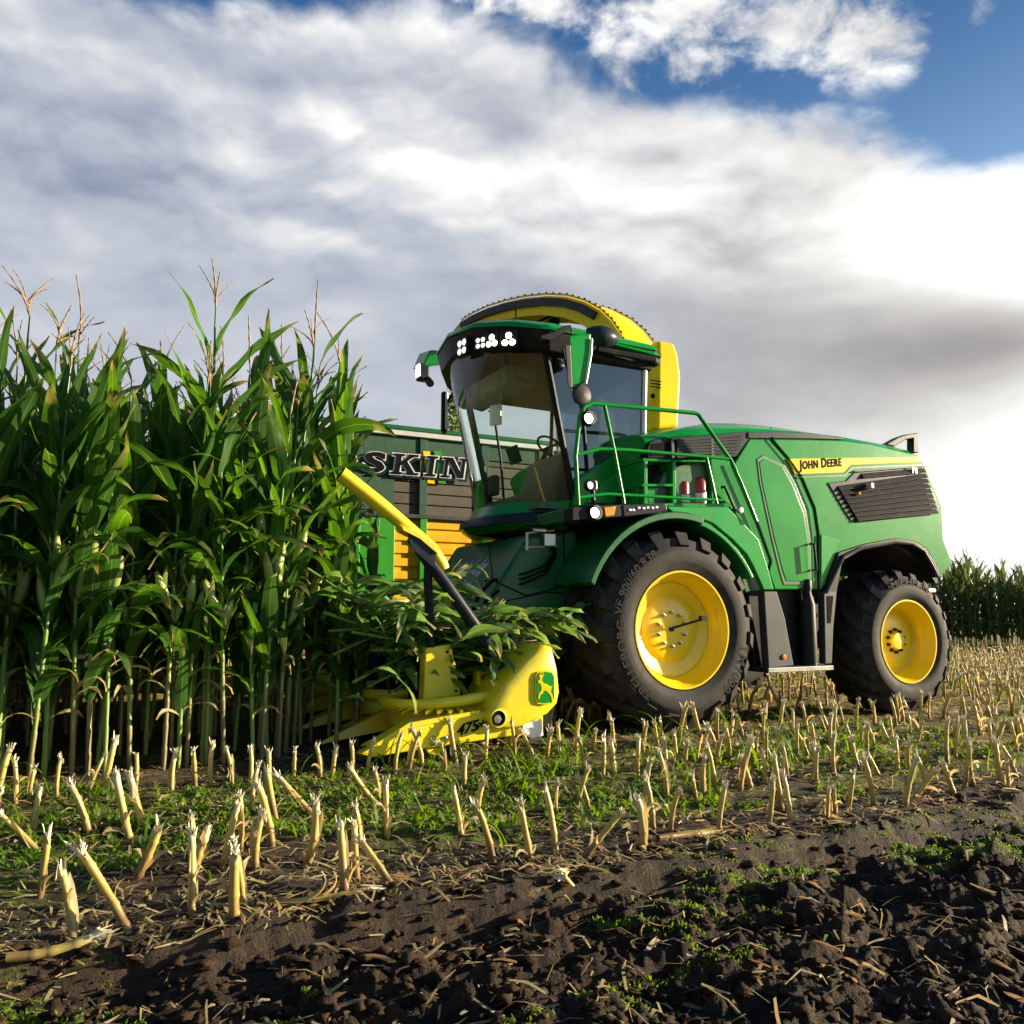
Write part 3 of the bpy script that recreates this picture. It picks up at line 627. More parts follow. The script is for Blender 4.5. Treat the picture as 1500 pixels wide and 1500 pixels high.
# railing
rl = MB(); r0 = .021; RY = 1.62
def P(x, y, k=0): return S(x, y, RY+k)
rl.tube([P(847, 740), P(843, 668), P(849, 612), P(856, 595), P(868, 590.5), P(1018, 605), P(1023, 607), P(1027, 613), P(1071, 675), P(1078, 690)], r0, 10)
rl.tube([P(844, 666), P(880, 657.5), P(920, 659), P(1068, 672)], r0*.85, 8); rl.tube([P(848, 729), P(888, 723.5), P(935, 726), P(1058, 733)], r0*.75, 8)
rl.tube([P(885, 592), P(900, 662), P(914, 738)], r0*.9, 8); rl.tube([P(1035, 671), P(1050, 738)], r0*.8, 8)
rl.tube([P(1070, 674), P(1085, 706), P(1108, 764)], r0*.9, 8)
rl.build('railing', M['green'], HV, smooth=60)
fl = part('railing_lamp'); MB().box(S(862, 612, 1.60), (.10, .07, .10)).build('lamp_housing', M['black'], fl, .015); lampdisc(S(862, 613, 1.64), .055, M['lamp'], fl)
MB().tube([S(862, 606, 1.6), S(860, 595, 1.62)], .012, 6).build('bracket', M['black'], fl)
f2 = part('step_lamp'); MB().box(S(866, 711, 1.50), (.10, .07, .09)).build('lamp_housing', M['silver'], f2, .015); lampdisc(S(864, 711, 1.54), .042, M['lamp_soft'], f2); MB().tube([S(868, 716, 1.5), S(869, 738, 1.5)], .022, 8).build('bracket', M['black'], f2)
# feeder housing and front fairing under the cab
MB().prism([(.85, .75), (1.75, .45), (1.95, .95), (1.30, 1.90), (.75, 1.98), (.6, 1.2)], -.85, .95).build('feeder_housing', M['green_dk'], HV, .05)
ht = MB(); ht.prism([(1.18, 1.80), (1.62, 1.38), (1.70, 1.42), (1.22, 1.90)], -.62, .42)
for k in range(6): y = -.55+k*.17; ht.prism([(1.20, 1.88), (1.70, 1.43), (1.72, 1.45), (1.22, 1.90)], y, y+.03)
ht.build('feeder_grate', M['steel'], HV, .006)
hk = MB(); hk.prism([(1.55, 1.05), (1.72, 1.0), (1.86, 1.25), (1.84, 1.45), (1.70, 1.52), (1.58, 1.40)], .10, .16); hk.prism([(1.25, 1.42), (1.60, 1.42), (1.72, 1.30), (1.72, .80), (1.62, .80), (1.62, 1.24), (1.55, 1.30), (1.25, 1.30)], .52, .60)
hk.build('coupling_hooks', M['yellow_hd'], HV, .02)

# housing details on the near side face
sm = MB(); F_ = lambda px, py: S(px, py, .957)
for q in ([(716, 800), (768, 770), (826, 768), (826, 860), (770, 872), (722, 850), (716, 800)], [(742, 880), (800, 868), (824, 868)]): sm.tube([F_(*p) for p in q], .006, 5)
sm.build('housing_seam', M['ink'], HV)
bf = MB(); F2 = lambda px, py, k=.0: S(px, py, .985+k)
bf.tube([F2(772, 780), F2(772, 806)], .014, 6); bf.tube([F2(772, 781), F2(812, 777)], .010, 6); bf.tube([F2(768, 802), F2(816, 800)], .008, 6); bf.build('side_bracket', M['silver'], HV)
bx = MB(); bx.box(F2(804, 791), (.13, .06, .13)); bx.box(F2(790, 777), (.14, .05, .04)); bx.build('valve_block', M['steel'], HV, .01)
hs_ = MB(); 
for k in range(3): hs_.tube([F2(806, 798), F2(815, 806+4*k), F2(800, 828+6*k), F2(770, 840+7*k, .02), F2(748, 850+8*k, .0)+np.array([.1, -.35, 0])], .011, 6)
hs_.build('hydraulic_hoses', M['ink'], HV, smooth=60)
# --- cab
CAB = part('cab')
def plan(z, s, off=0.0):                       # windshield surface, s from -1 (far pillar) to 1 (near pillar)
    f = (z-2.25)/1.45; xe = .78+.33*f+off; return (xe+(.56+.0*f)*(1-abs(s)**2.2), (.92+.04*f+off*.4)*s, z+.16*max(0.0, f)*(1-s*s))
ss = np.linspace(-1, 1, 21)
MB().loft([[plan(z, s) for s in ss] for z in np.linspace(2.24, 3.72, 7)], False, False).build('windshield', M['glass'], CAB, smooth=180)
bs = MB()
def bandring(z, off, inner=False): return [plan(2.25+(z-2.25)*.3, s, off)[:2]+(z,) for s in ss]+[(-.05, -.98-off*.3, z), (-.05, .98+off*.3, z)]
bs.loft([bandring(1.98, .10), bandring(2.02, .17), bandring(2.10, .16), bandring(2.16, .09), bandring(2.23, .05), bandring(2.265, .02)], True, True)
bs.build('cab_base', M['green'], CAB, smooth=28)
gb = MB().loft([[plan(2.25, s, .15)[:2]+(z_,) for s in ss[4:]] for z_ in (2.02, 2.125)], False, False)
dk = MB(); dk.loft([[plan(2.25, s, o_)[:2]+(z_,) for s in np.linspace(-.35, .99, 15)] for z_, o_ in ((2.035, .19), (2.115, .178), (2.15, .11))], False, False); dk.build('lower_window', M['slate'], CAB, smooth=60)
MB().box((1.15, -.62, 2.10), (.12, .16, .12), Matrix.Rotation(R(-30), 3, 'Z')).build('front_marker', M['black'], CAB, .02)
def pil(name, pts, r, mat, sides=6): return MB().tube(pts, r, sides).build(name, mat, CAB, smooth=40)
for s_ in (1, -1): pil('front_pillar', [np.array(plan(z, s_))+np.array([-.01, 0, 0]) for z in (2.22, 2.7, 3.2, 3.74)], .034, M['black'])
for s_ in (1, -1):
    pil('rear_pillar', [(-.05, .97*s_, 2.3), (-.06, .98*s_, 3.0), (-.09, .985*s_, 3.80)], .030, M['silver'] if s_ > 0 else M['black'])
    pil('middle_post', [(.60, .95*s_, 2.24), (.66, .96*s_, 3.0), (.78, .97*s_, 3.75)], .016, M['black'])
for s_ in (1, -1):
    gl = MB().loft([[(.79+.33*f, (.925+.04*f)*s_, 2.24+1.5*f), (.3, (.955+.03*f)*s_, 2.24+1.5*f), (-.05-.03*f, (.96+.025*f)*s_, 2.24+1.5*f)] for f in (0, .33, .66, 1)], False, False)
    gl.build('side_window', M['glass_dk'] if s_ > 0 else M['glass'], CAB, smooth=180)
MB().prism([(-.07, 2.2), (-.10, 2.2), (-.13, 3.78), (-.10, 3.78)], -.95, .95).build('rear_window', glassmat("rear_glass", (.8, .9, .86), .03), CAB)
MB().box((.4, 0, 2.20), (1.5, 1.8, .05)).build('cab_floor', M['cabgrey'], CAB)
# roof
def roofring(z, off): 
    r = [(-.16-off*.4, -1.02-off, z), (.6, -1.06-off, z), (1.12+off*.6, -1.06-off, z), (1.42+off, -.85-off*.7, z), (1.64+off, -.5, z), (1.72+off, 0, z), (1.64+off, .5, z), (1.42+off, .85+off*.7, z), (1.12+off*.6, 1.06+off, z), (.6, 1.06+off, z), (-.16-off*.4, 1.02+off, z)]
    return [(x_, y_, z_+.17*(1-(y_/1.12)**2)*min(1, max(0, (x_+.3)/1.2))) for x_, y_, z_ in r]
vs_ = MB().loft([roofring(3.67, -.10), roofring(3.71, .0), roofring(3.90, .05), roofring(3.92, .04)]); vs_.build('roof_visor', M['black'], CAB, .012, smooth=40)
MB().loft([roofring(3.915, .065), roofring(3.96, .05), roofring(4.0, -.02), roofring(4.02, -.2)]).build('roof', M['green'], CAB, .012, smooth=40)
MB().loft([[(-.20, 1.10, 3.82), (.75, 1.12, 3.88), (.75, 1.16, 3.90), (-.20, 1.14, 3.84)], [(-.22, .9, 3.99), (.75, .9, 4.0), (.75, .9, 4.03), (-.22, .9, 4.02)]]).build('roof_side_trim', M['green'], CAB, .008)
MB().tube([(-.22, -.95, 3.80), (-.22, 1.05, 3.80), (-.10, 1.14, 3.79), (.6, 1.13, 3.80)], .035, 8).build('roof_gutter', M['black'], CAB)
MB().box((1.0, .42, 4.09), (.14, .14, .06)).build('roof_sensor', M['green_dk'], CAB, .02)
MB().tube([(1.1, .30, 4.06), (1.1, .30, 4.50)], .008, 6).build('antenna', M['ink'], CAB)
for px, py, s1, on in [(680, 509, .085, 0), (706, 503.5, .06, 0), (722.5, 500, .07, 1), (746, 498, .075, 1)]:
    l = empty('roof_lamp', HV)
    def vis(y): return float(np.interp(y, [-1.06, -.85, -.5, 0, .5, .85, 1.06], [1.14, 1.45, 1.67, 1.75, 1.67, 1.45, 1.14]))
    xx = min(np.linspace(1.1, 1.8, 141), key=lambda q: abs(q-vis(FR(px, py, q)[1]))); c = FR(px, py, xx+.015); yaw = -math.atan2(vis(c[1]+.05)-vis(c[1]-.05), .1)/1.2
    Rm = Matrix.Rotation(yaw*1.2, 3, 'Z')
    MB().box(c, (.06, s1*2+.03, s1*2+.03), Rm).build('lamp_housing', M['black'], l, .01)
    for dy, dz in ([(-.5, -.45), (.5, -.45), (0, .5)] if on else [(-.5, -.5), (.5, -.5), (-.5, .5), (.5, .5)]):
        p_ = np.array(c)+np.array(Rm @ Vector((.03, dy*s1, dz*s1)))
        MB().lathe([(.0005, .012), (s1*.34, .008), (s1*.42, .0)][::-1], (0, 0, 0), 14, 'x').build('lamp_lens', M['lamp' if on else 'lamp_soft'], l, smooth=60).matrix_local = Matrix.Translation(p_) @ Rm.to_4x4()
# far side lamp pod, near side lamp arm
pd = part('side_lamp_pod'); a = FR(628, 530, 1.25); MB().loft([[a+np.array(q) for q in [(.18, -.12, -.10), (.18, .26, -.16), (-.25, .3, -.05), (-.25, -.10, .02)]], [a+np.array(q) for q in [(.10, -.10, .13), (.10, .30, .06), (-.25, .3, .10), (-.25, -.10, .13)]]]).build('lamp_hood', M['green'], pd, .02)
b = FR(619, 546, 1.38); MB().box(b, (.14, .17, .22)).build('lamp_housing', M['black'], pd, .03); MB().box(b+np.array([.07, .02, .01]), (.03, .13, .17)).build('lamp_lens', M['lamp_soft'], pd, .01)
MB().tube([b+np.array([-.05, .05, -.1]), b+np.array([-.05, .16, -.18])], .05, 8).build('pod_joint', M['black'], pd)
# mirrors
mr = part('mirror', HV)
MB().loft([[S(833, 492, 1.62), S(866, 488, 1.62), S(866, 488, 1.40), S(833, 492, 1.40)], [S(835, 516, 1.62), S(864, 516, 1.62), S(864, 516, 1.40), S(835, 516, 1.40)], [S(837, 565, 1.6), S(857, 562, 1.6), S(857, 562, 1.42), S(837, 565, 1.42)]]).build('mirror_housing', M['green'], mr, .018)
MB().loft([[S(828, 505, 1.63), S(836, 505, 1.63), S(836, 505, 1.38), S(828, 505, 1.38)], [S(832, 568, 1.6), S(839, 568, 1.6), S(839, 568, 1.42), S(832, 568, 1.42)]]).build('mirror_frame', M['grey'], mr, .01)
MB().tube([S(866.5, 496, 1.63), S(866, 516, 1.63), S(858, 562, 1.61)], .012, 6).build('mirror_edge', M['silver'], mr)
arm = MB(); arm.loft([[S(*q, 1.30), S(*q, 1.18)] [::1]+[S(q[0], q[1]-h, 1.18), S(q[0], q[1]-h, 1.30)] for q, h in [((792, 500), 9), ((812, 497), 12), ((826, 487), 10), ((836, 484), 8), ((840, 492), 8)]]); arm.build('mirror_arm', M['black'], mr, .01)
dome = MB().lathe([(.0005, -.20), (.05, -.17), (.10, -.06), (.105, .03), (.07, .13), (.0005, .18)], tuple(S(881, 493, 1.52)), 16, 'x'); dome.build('mirror_camera', M['slate'], mr, smooth=60)
MB().tube([S(862, 486, 1.5), S(872, 483, 1.5)], .04, 8).build('mirror_joint', M['black'], mr)
m2 = part('convex_mirror', HV); c = S(852, 579, 1.55)
MB().lathe([(.10, -.01), (.105, .0), (.10, .012), (.07, .026), (.0005, .034)], tuple(c), 24, 'y').build('mirror_back', M['grey'], m2, smooth=60)
MB().tube([S(824, 512, 1.1), S(836, 560, 1.2), S(850, 590, 1.5), S(857, 603, 1.58)], .012, 6).build('mirror_arm', M['black'], m2)
m3 = part('far_mirror', HV); c = FR(651, 605, 1.2)
MB().box(c, (.08, .20, .52), Matrix.Rotation(R(-25), 3, 'Z')).build('mirror_housing', M['black'], m3, .03); MB().box(c+np.array([.02, .12, 0]), (.03, .03, .48)).build('mirror_edge', M['silver'], m3, .01)
MB().tube([FR(668, 540, 1.2), FR(664, 575, 1.2), c+np.array([0, .05, .1])], .02, 8).build('mirror_arm', M['black'], m3)
for dx in (0, .06): pil('wiper_rod', [FR(667+dx*60, 575, 1.20), FR(681+dx*40, 650, 1.17), FR(697, 715, 1.13)], .009, M['ink'])
# cab interior
st_ = MB(); st_.box((.22, 0, 2.72), (.5, .52, .14)); st_.box((-.02, 0, 3.10), (.14, .50, .70), Matrix.Rotation(R(-8), 3, 'Y')); st_.box((-.06, 0, 3.52), (.10, .28, .18)); st_.box((.2, 0, 2.45), (.34, .34, .42)); st_.box((.2, .33, 2.86), (.42, .09, .06)); st_.box((.25, -.36, 2.86), (.5, .14, .10))
st_.build('driver_seat', M['fabric'], CAB, .035, seg=3)
cs = MB(); cs.prism([(.50, 2.24), (.95, 2.24), (.92, 2.52), (.80, 2.78), (.62, 2.84), (.52, 2.60)], .04, .80); cs.prism([(.5, 2.24), (.98, 2.24), (.94, 2.44), (.55, 2.46)], -.8, .04); cs.build('dashboard', M['cabgrey'], CAB, .05, seg=3)
sw = MB(); pts = []
for k in range(25):
    a_ = 2*math.pi*k/24; pts.append((.58+.12*math.cos(a_), .12+.19*math.sin(a_), 2.98+.10*math.cos(a_)))
sw.tube(pts, .014, 6); sw.tube([(.60, .12, 2.97), (.72, .12, 2.74)], .03, 8); sw.tube([(.58, -.07, 2.98), (.6, .12, 2.97), (.58, .31, 2.98)], .012, 6); sw.build('steering_wheel', M['ink'], CAB)
MB().box((.86, -.22, 2.92), (.03, .26, .20), Matrix.Rotation(R(20), 3, 'Y')).build('armrest_monitor', M['slate'], CAB, .01)
MB().box((.92, -.62, 2.62), (.10, .16, .24)).build('joystick_console', M['fabric'], CAB, .03)
MB().box((1.05, -.30, 3.38), (.04, .15, .24), Matrix.Rotation(R(30), 3, 'Z')).build('monitor', M['white'], CAB, .01)
MB().tube([(1.02, -.34, 3.40), (.98, -.50, 3.50), (.9, -.8, 3.55)], .012, 6).build('monitor_arm', M['black'], CAB)
MB().prism([(1.02, 3.50), (1.26, 3.54), (1.38, 3.68), (1.0, 3.68)], -.72, .62).build('sun_blind', pmat("sun_blind", (.16, .165, .13), .8), CAB, .03)

# --- discharge spout
SP = part('discharge_spout')
tp = MB(); tp.prism(xz([(942, 508), (966, 512), (972, 530), (976, 560), (974, 596), (972, 633), (940, 636)], 0.0), -.30, .30); tp.build('spout_turret', M['yellow'], SP, .05, seg=3)
vt = MB()
for py in (518, 521.5, 557, 561.5, 566): a, b = S(953, py, .31), S(968, py+2, .31); vt.tube([a, b], .008, 5)
vt.build('vent_slots', M['ink'], SP); lampdisc(S(956, 580, .31), .03, M['ink'], SP, 'hub_pin')
base = S(952, 520, 0.0); base[1] = 0
f_, s_ = .24, -.97                                   # outward direction of the chute: across to the far side and a little forward
_c = [(0, 4.20), (.10, 4.45), (.25, 4.66), (.45, 4.86), (.72, 5.05), (1.05, 5.22), (1.45, 5.36), (1.9, 5.47), (2.35, 5.545), (2.75, 5.585), (3.1, 5.59), (3.4, 5.56)]
prof = [(d, z, .64-.28*min(1, d/3.2)**.8) for d, z in _c]
dirv = Vector((f_, s_, 0)).normalized(); acr = Vector((-dirv.y, dirv.x, 0))
org = Vector((base[0]+.16, .12, 0))
def chute_pt(d, z, u): return org+dirv*d+acr*u+Vector((0, 0, z))
top, edge1, edge2, side1, side2 = [], [], [], [], []
rings = []; tops = []; strips = []; seams = []
for i, (d, z, w) in enumerate(prof):
    d0, z0, _ = prof[max(i-1, 0)]; d1, z1, _ = prof[min(i+1, len(prof)-1)]; tn = Vector((d1-d0, z1-z0)).normalized(); n = Vector((-tn.y, tn.x))   # outward normal (up)
    dep = .30-.05*i/(len(prof)-1); hw = w/2
    def q(u, k): return chute_pt(d-n.x*k, z-n.y*k, u)
    rings.append([q(-hw, dep), q(-hw, .02), q(-hw*.8, 0), q(hw*.8, 0), q(hw, .02), q(hw, dep), q(hw-.02, dep), q(hw-.02, .05), q(-hw+.02, .05), q(-hw+.02, dep)])
    strips.append([q(u, k) for u, k in ((-hw-.03, .155), (-hw-.03, .05), (-hw+.01, .05), (-hw+.01, .155))]); seams.append((q(-hw-.012, -.005), q(hw+.012, -.005)))
MB().loft(rings).build('chute', M['yellow'], SP, smooth=40)
hs = MB(); hs.loft(strips[3:]); hs.loft([[p+acr*(prof[i][2]+.04) for p in st] for i, st in enumerate(strips)][3:]); hs.build('hose_cover', M['slate'], SP, .006)
rb = MB(); rb.tube([s[0] for s in seams], .012, 6); rb.tube([s[1] for s in seams], .012, 6)
rb.build('chute_rim', M['yellow'], SP)
bo = MB()
for i in range(len(seams)-1):
    for f in (.0, .33, .66):
        for k in (0, 1): p = seams[i][k].lerp(seams[i+1][k], f); bo.box(p+Vector((0, 0, .012)), (.022, .022, .022))
bo.build("chute_rivets", M['ink'], SP)
d, z, w = prof[-1]
fl_ = MB()
fz = [(3.38, 5.56), (3.62, 5.44), (3.82, 5.22), (3.92, 4.98)]
fl_.loft([[chute_pt(d_, z_, -.19), chute_pt(d_, z_, .19), chute_pt(d_-.03, z_-.03, .19), chute_pt(d_-.03, z_-.03, -.19)] for d_, z_ in fz])
for u in (-.19, .17): fl_.loft([[chute_pt(d_, z_, u), chute_pt(d_-a_, z_-b_, u), chute_pt(d_-a_, z_-b_, u+.02), chute_pt(d_, z_, u+.02)] for (d_, z_), (a_, b_) in zip(fz, [(.02, .24), (.14, .22), (.22, .14), (.12, .03)])])
fl_.build('end_flap', M['yellow'], SP, .006)
cy = MB(); cy.tube([chute_pt(1.7, 5.12, -.1), chute_pt(2.5, 5.22, -.1)], .035, 8); cy.box(chute_pt(1.68, 5.10, -.1), (.12, .12, .14)); cy.box(chute_pt(2.1, 5.13, -.1), (.1, .1, .18)); cy.tube([chute_pt(1.5, 5.12, .1), chute_pt(2.1, 5.10, .1), chute_pt(2.6, 5.30, .1)], .02, 6)
cy.build('flap_cylinder', M['ink'], SP, .01)
# ------------------------------------------------------------------ fire extinguishers on the platform
def extinguisher(c, r, h, label):
    o = empty("fire_extinguisher", None, tuple(to_world(c)), ROT); tag(o, label, "fire extinguisher", "fire extinguishers on the platform")
    MB().lathe([(.0005, 0), (r, .0), (r, h*.80), (r*.85, h*.90), (r*.35, h*.96), (r*.28, h)], n=24, axis='z').build('cylinder', M['red'], o, smooth=40)
    MB().lathe([(r+.002, h*.22), (r+.002, h*.46)], n=24, axis='z').build('paper_label', M['white'], o)
    v = MB(); v.box((0, 0, h+.02), (.04, .04, .06)); v.box((-.06, 0, h+.055), (.14, .03, .015), Matrix.Rotation(R(18), 3, 'Y')); v.box((-.05, 0, h+.03), (.11, .03, .012)); v.build('valve', M['steel'], o, .004)
    MB().tube([(.03, 0, h+.02), (.10, .01, h-.01), (r+.03, .02, h*.7), (r+.02, .02, h*.3)], .012, 6).build('hose', M['ink'], o)
a = S(1001, 741, 1.36); extinguisher((a[0], 1.36, 2.185), .064, .31, "smaller red fire extinguisher left of the bigger one on the green platform")
a = S(1024, 741, 1.36); extinguisher((a[0], 1.36, 2.185), .084, .37, "bigger red fire extinguisher nearest the railing end on the green platform")

# ------------------------------------------------------------------ maize header
HDR = empty("maize_header", None, tuple(to_world((1.9, 0, 0))), ROT); tag(HDR, "bright yellow maize header with pointed dividers lowered in front of the harvester", "maize header")
def hp(p): p = np.asarray(p, float).copy(); p[0] -= 1.9; return p
def hxz(pts, y): return [(S(*q, y)[0]-1.9, S(*q, y)[2]) for q in pts]
YH = 2.05
ec = MB()
outer = [(712, 1050), (716, 1062), (732, 1069), (757, 1066), (799, 1046), (813.6, 1030), (817, 1013), (814, 979), (806, 946), (792, 944), (770, 962), (734, 1001), (716, 1034)]
def ringy(pts, y, sc=1.0, ref=YH):
    q = hxz(pts, ref); cx = sum(p[0] for p in q)/len(q); cz = sum(p[1] for p in q)/len(q); return [(cx+(p[0]-cx)*sc, y, cz+(p[1]-cz)*sc) for p in q]
ec.loft([ringy(outer, 1.45, .86), ringy(outer, 1.62, .97), ringy(outer, 1.80, 1.0), ringy(outer, 2.0, 1.0), ringy(outer, 2.06, .985), ringy(outer, 2.09, .95), ringy(outer, 2.105, .88), ringy(outer, 2.11, .5)][::-1])
cover = ec.build('end_cover', M['yellow_hd'], HDR, smooth=70)
for m_ in ():
    pass
a = S(729, 1052, 2.10); a[0] -= 1.9
MB().lathe([(.075, 2.085), (.072, 2.118), (.060, 2.122), (.058, 2.108)], (a[0], 0, a[2]), 24).build('bolt_socket', M['yellow_hd'], cover, smooth=30); MB().lathe([(.058, 2.11), (.0005, 2.112)], (a[0], 0, a[2]), 24).build('socket_recess', M['ink'], cover)
MB().lathe([(.036, 2.11), (.034, 2.126), (.0005, 2.127)], (a[0]+.01, 0, a[2]-.005), 6).build('socket_bolt', M['steel'], cover, smooth=20)
# badge: leaping stag on a green shield
bc = S(798, 1007, 2.12); bc[0] -= 1.9
sh = [(-.115, .09), (-.09, .125), (0, .137), (.09, .125), (.115, .09), (.115, -.09), (.09, -.125), (0, -.137), (-.09, -.125), (-.115, -.09)]
def badge(k, y0, y1): return MB().prism([(bc[0]+x*k*.78, bc[2]+z*k) for x, z in sh], y0, y1)
bd = badge(1.0, 2.095, 2.128).build('badge', M['yellow'], HDR, .006); badge(.90, 2.11, 2.131).build('badge_field', M['green'], bd, .003)
stag = [(-.088, .05), (-.062, .066), (-.078, .104), (-.064, .096), (-.054, .122), (-.044, .094), (-.020, .116), (-.028, .086), (-.044, .068), (-.040, .052), (-.018, .034), (.022, .026), (.056, .006), (.080, .016), (.066, -.012), (.062, -.036), (.082, -.066), (.088, -.116), (.074, -.116), (.064, -.072), (.038, -.046), (.008, -.026), (-.022, -.022), (-.032, -.046), (-.060, -.052), (-.074, -.088), (-.088, -.082), (-.072, -.036), (-.050, -.026), (-.046, .0), (-.052, .020), (-.064, .034), (-.082, .038)]
MB().prism([(bc[0]-x*.78, bc[2]+z) for x, z in stag], 2.125, 2.134).build('leaping_stag', M['yellow'], bd)
# side skid beam with model figures
sk = hxz([(525.6, 1105), (552, 1090), (600, 1058), (700, 1041), (735, 1045), (796, 1048), (796, 1074), (754, 1078), (624, 1097), (556, 1108), (546, 1110)], 2.03)
beam = MB().prism(sk, 1.93, 2.03).build('side_beam', M['yellow_hd'], HDR, .012)
MB().prism(hxz([(540, 1095), (600, 1058), (704, 1040), (704, 1046), (604, 1066), (560, 1092)], 2.04), 1.90, 2.045).build('beam_flange', M['yellow_hd'], beam, .008)
q0 = S(669, 1078, 2.03); 
def hdr_text(s, x0, z0, y, h, slope, shear, width=None):
    v, f = text_geo(s, 1.0, .03, .5, shear, 1.0); k = h/.72; mb = MB(); kw = (width/v[:, 0].max()) if width else k
    mb._add([(x0-a*kw-1.9, y+(c+.5)*.004, z0+b*k+a*kw*slope) for a, b, c in v], f); return mb
hdr_text("475", q0[0], q0[2], 2.0318, .08, .20, .25, .185).build('lettering', M['ink'], beam, smooth=0)
q1 = S(698.5, 1066, 2.03); hdr_text("plus", q1[0], q1[2], 2.031, .05, .20, .25, .11).build('small_lettering', M['ink'], beam, smooth=0)
bt = MB()
for px, py, r in [(634, 1088, .024), (652, 1080, .011), (636, 1078, .008), (630, 1082, .008)]: a = hp(S(px, py, 2.03)); bt.lathe([(r, 2.02), (r, 2.045), (.0005, 2.05)], (a[0], 0, a[2]), 6)
bt.build('beam_bolts', M['steel'], beam, smooth=20)
MB().prism(hxz([(765, 1062), (794, 1052), (797, 1078), (779, 1083), (768, 1074)], 2.06), 2.04, 2.055).build('white_reflector', M['white'], HDR, .01)
rf = MB(); rf.prism(hxz([(624, 1098), (652, 1094), (645, 1106), (630, 1106)], 2.0), 1.94, 1.99); rf.prism(hxz([(748, 1074), (756, 1074), (756, 1094), (750, 1094)], 2.0), 1.92, 1.98); rf.build('skid_foot', M['yellow_hd'], HDR, .008)
MB().lathe([(.0005, -.04), (.085, -.04), (.085, .04), (.0005, .04)], tuple(hp(S(610, 1108, 1.9))+np.array([0, 0, .03])), 18).build('skid_wheel', M['grey'], HDR, smooth=40)
# rotary drums, saw discs, guard bows, divider points
def drum(yc, near):
    xc = .52
    d = MB(); d.lathe([(.40, .26), (.40, .40), (.24, .42)], (xc, yc, 0), 30, 'z')
    o = d.build('gathering_drum', M['yellow_hd'], HDR, smooth=40)
    MB().lathe([(.25, .41), (.22, .62), (.20, .78), (.0005, .80)], (xc, yc, 0), 20, 'z').build('drum_top', M['black'], o, smooth=40)
    sw_ = MB(); n = 44; ring_a = []; 
    top = [(xc, yc, .405)]; 
    vs = []; fs = []
    for k in range(n):
        a0 = 2*math.pi*k/n; a1 = 2*math.pi*(k+1)/n
        vs += [(xc+.40*math.cos(a0), yc+.40*math.sin(a0), .42), (xc+.66*math.cos(a0+.06), yc+.66*math.sin(a0+.06), .40), (xc+.56*math.cos(a1), yc+.56*math.sin(a1), .41), (xc+.40*math.cos(a1), yc+.40*math.sin(a1), .42)]
        b_ = 4*k; fs += [(b_, b_+1, b_+2, b_+3)]
    vs2 = [(x, y, z-.012) for x, y, z in vs]; N = len(vs)
    sw_._add(vs, fs); sw_._add(vs2, [q[::-1] for q in fs]); sw_.build('saw_disc', M['yellow_hd'], o, smooth=0)
    b2 = MB(); b2.tube([(xc-.45, yc+.36, .52), (xc-.25, yc+.50, .50), (xc+.0, yc+.52, .47), (xc+.25, yc+.44, .445), (xc+.40, yc+.30, .44), (xc+.46, yc+.10, .44), (xc+.42, yc-.15, .44)], .042, 10); b2.build('guard_bow', M['yellow_hd'], HDR, smooth=60)
    pt = MB()
    for yy, wd in ((yc-.42, .10), (yc-.14, .05), (yc+.14, .05)):
        L = 1.28 if wd > .06 else 1.02; zz = .40 if wd > .06 else .26
        pt.loft([[(.35, yy-wd, .20), (.35, yy+wd, .20), (.35, yy+wd*.6, zz), (.35, yy-wd*.6, zz)], [(.85, yy-wd*.9, .16), (.85, yy+wd*.9, .16), (.85, yy+wd*.5, zz*.8), (.85, yy-wd*.5, zz*.8)], [(L+.1, yy-.008, .07), (L+.1, yy+.008, .07), (L+.1, yy+.006, .09), (L+.1, yy-.006, .09)]])
    pt.build('divider_point', M['yellow_hd'], HDR, .006, smooth=30)
for k, yc in enumerate((1.42, .52, -.38, -1.28, -2.18)): drum(yc, k == 0)
tw = MB().prism(hxz([(622, 949), (660, 944), (674, 1018), (619, 1027)], 1.70), 1.60, 1.72).build('divider_tower', M['yellow_hd'], HDR, .012)
bt = MB()
for px, py in [(655, 955), (662, 984), (668, 1012)]: a = hp(S(px, py, 1.72)); bt.lathe([(.012, 1.715), (.012, 1.73), (.0005, 1.732)], (a[0], 0, a[2]), 8)
bt.build('tower_bolts', M['ink'], tw)
bkt = MB(); bkt.prism(hxz([(703, 1008), (728, 998), (742, 1000), (742, 1010), (724, 1014), (704, 1022)], 1.75), 1.66, 1.78); bkt.prism(hxz([(700, 982), (727, 976), (727, 984), (708, 990), (708, 1004), (700, 1006)], 1.72), 1.60, 1.70)
bkt.prism(hxz([(751, 982), (752, 974), (758, 972), (765, 975), (767, 984)], 1.9), 1.78, 1.92); bkt.build('bracket', M['yellow_hd'], HDR, .02)
tr = MB(); tr.prism([(-.30, .18), (.15, .15), (.15, .35), (-.15, .60), (-.38, .62)], -2.5, 1.9); tr.build('header_frame', M['black'], HDR, .02)
cv = MB(); cv.prism([(-.10, .62), (.05, .58), (-.22, 1.0), (-.32, .98)], -2.4, 1.2); cv.build('crop_guide_plate', M['black'], HDR, .01)
def H(px, py, y): return hp(S(px, py, y))
bk = MB(); bk.tube([H(745, 997, 1.80), H(735, 977, 1.80), H(722, 955, 1.80), H(655, 858, 1.80), H(628, 822, 1.80), H(612, 800, 1.80), H(600, 788, 1.80)], [.05, .055, .058, .05, .055, .05, .03], 12)
bk.tube([H(632, 955, 1.68), H(629, 900, 1.70), H(627, 850, 1.74), H(628, 815, 1.80)], .036, 10)
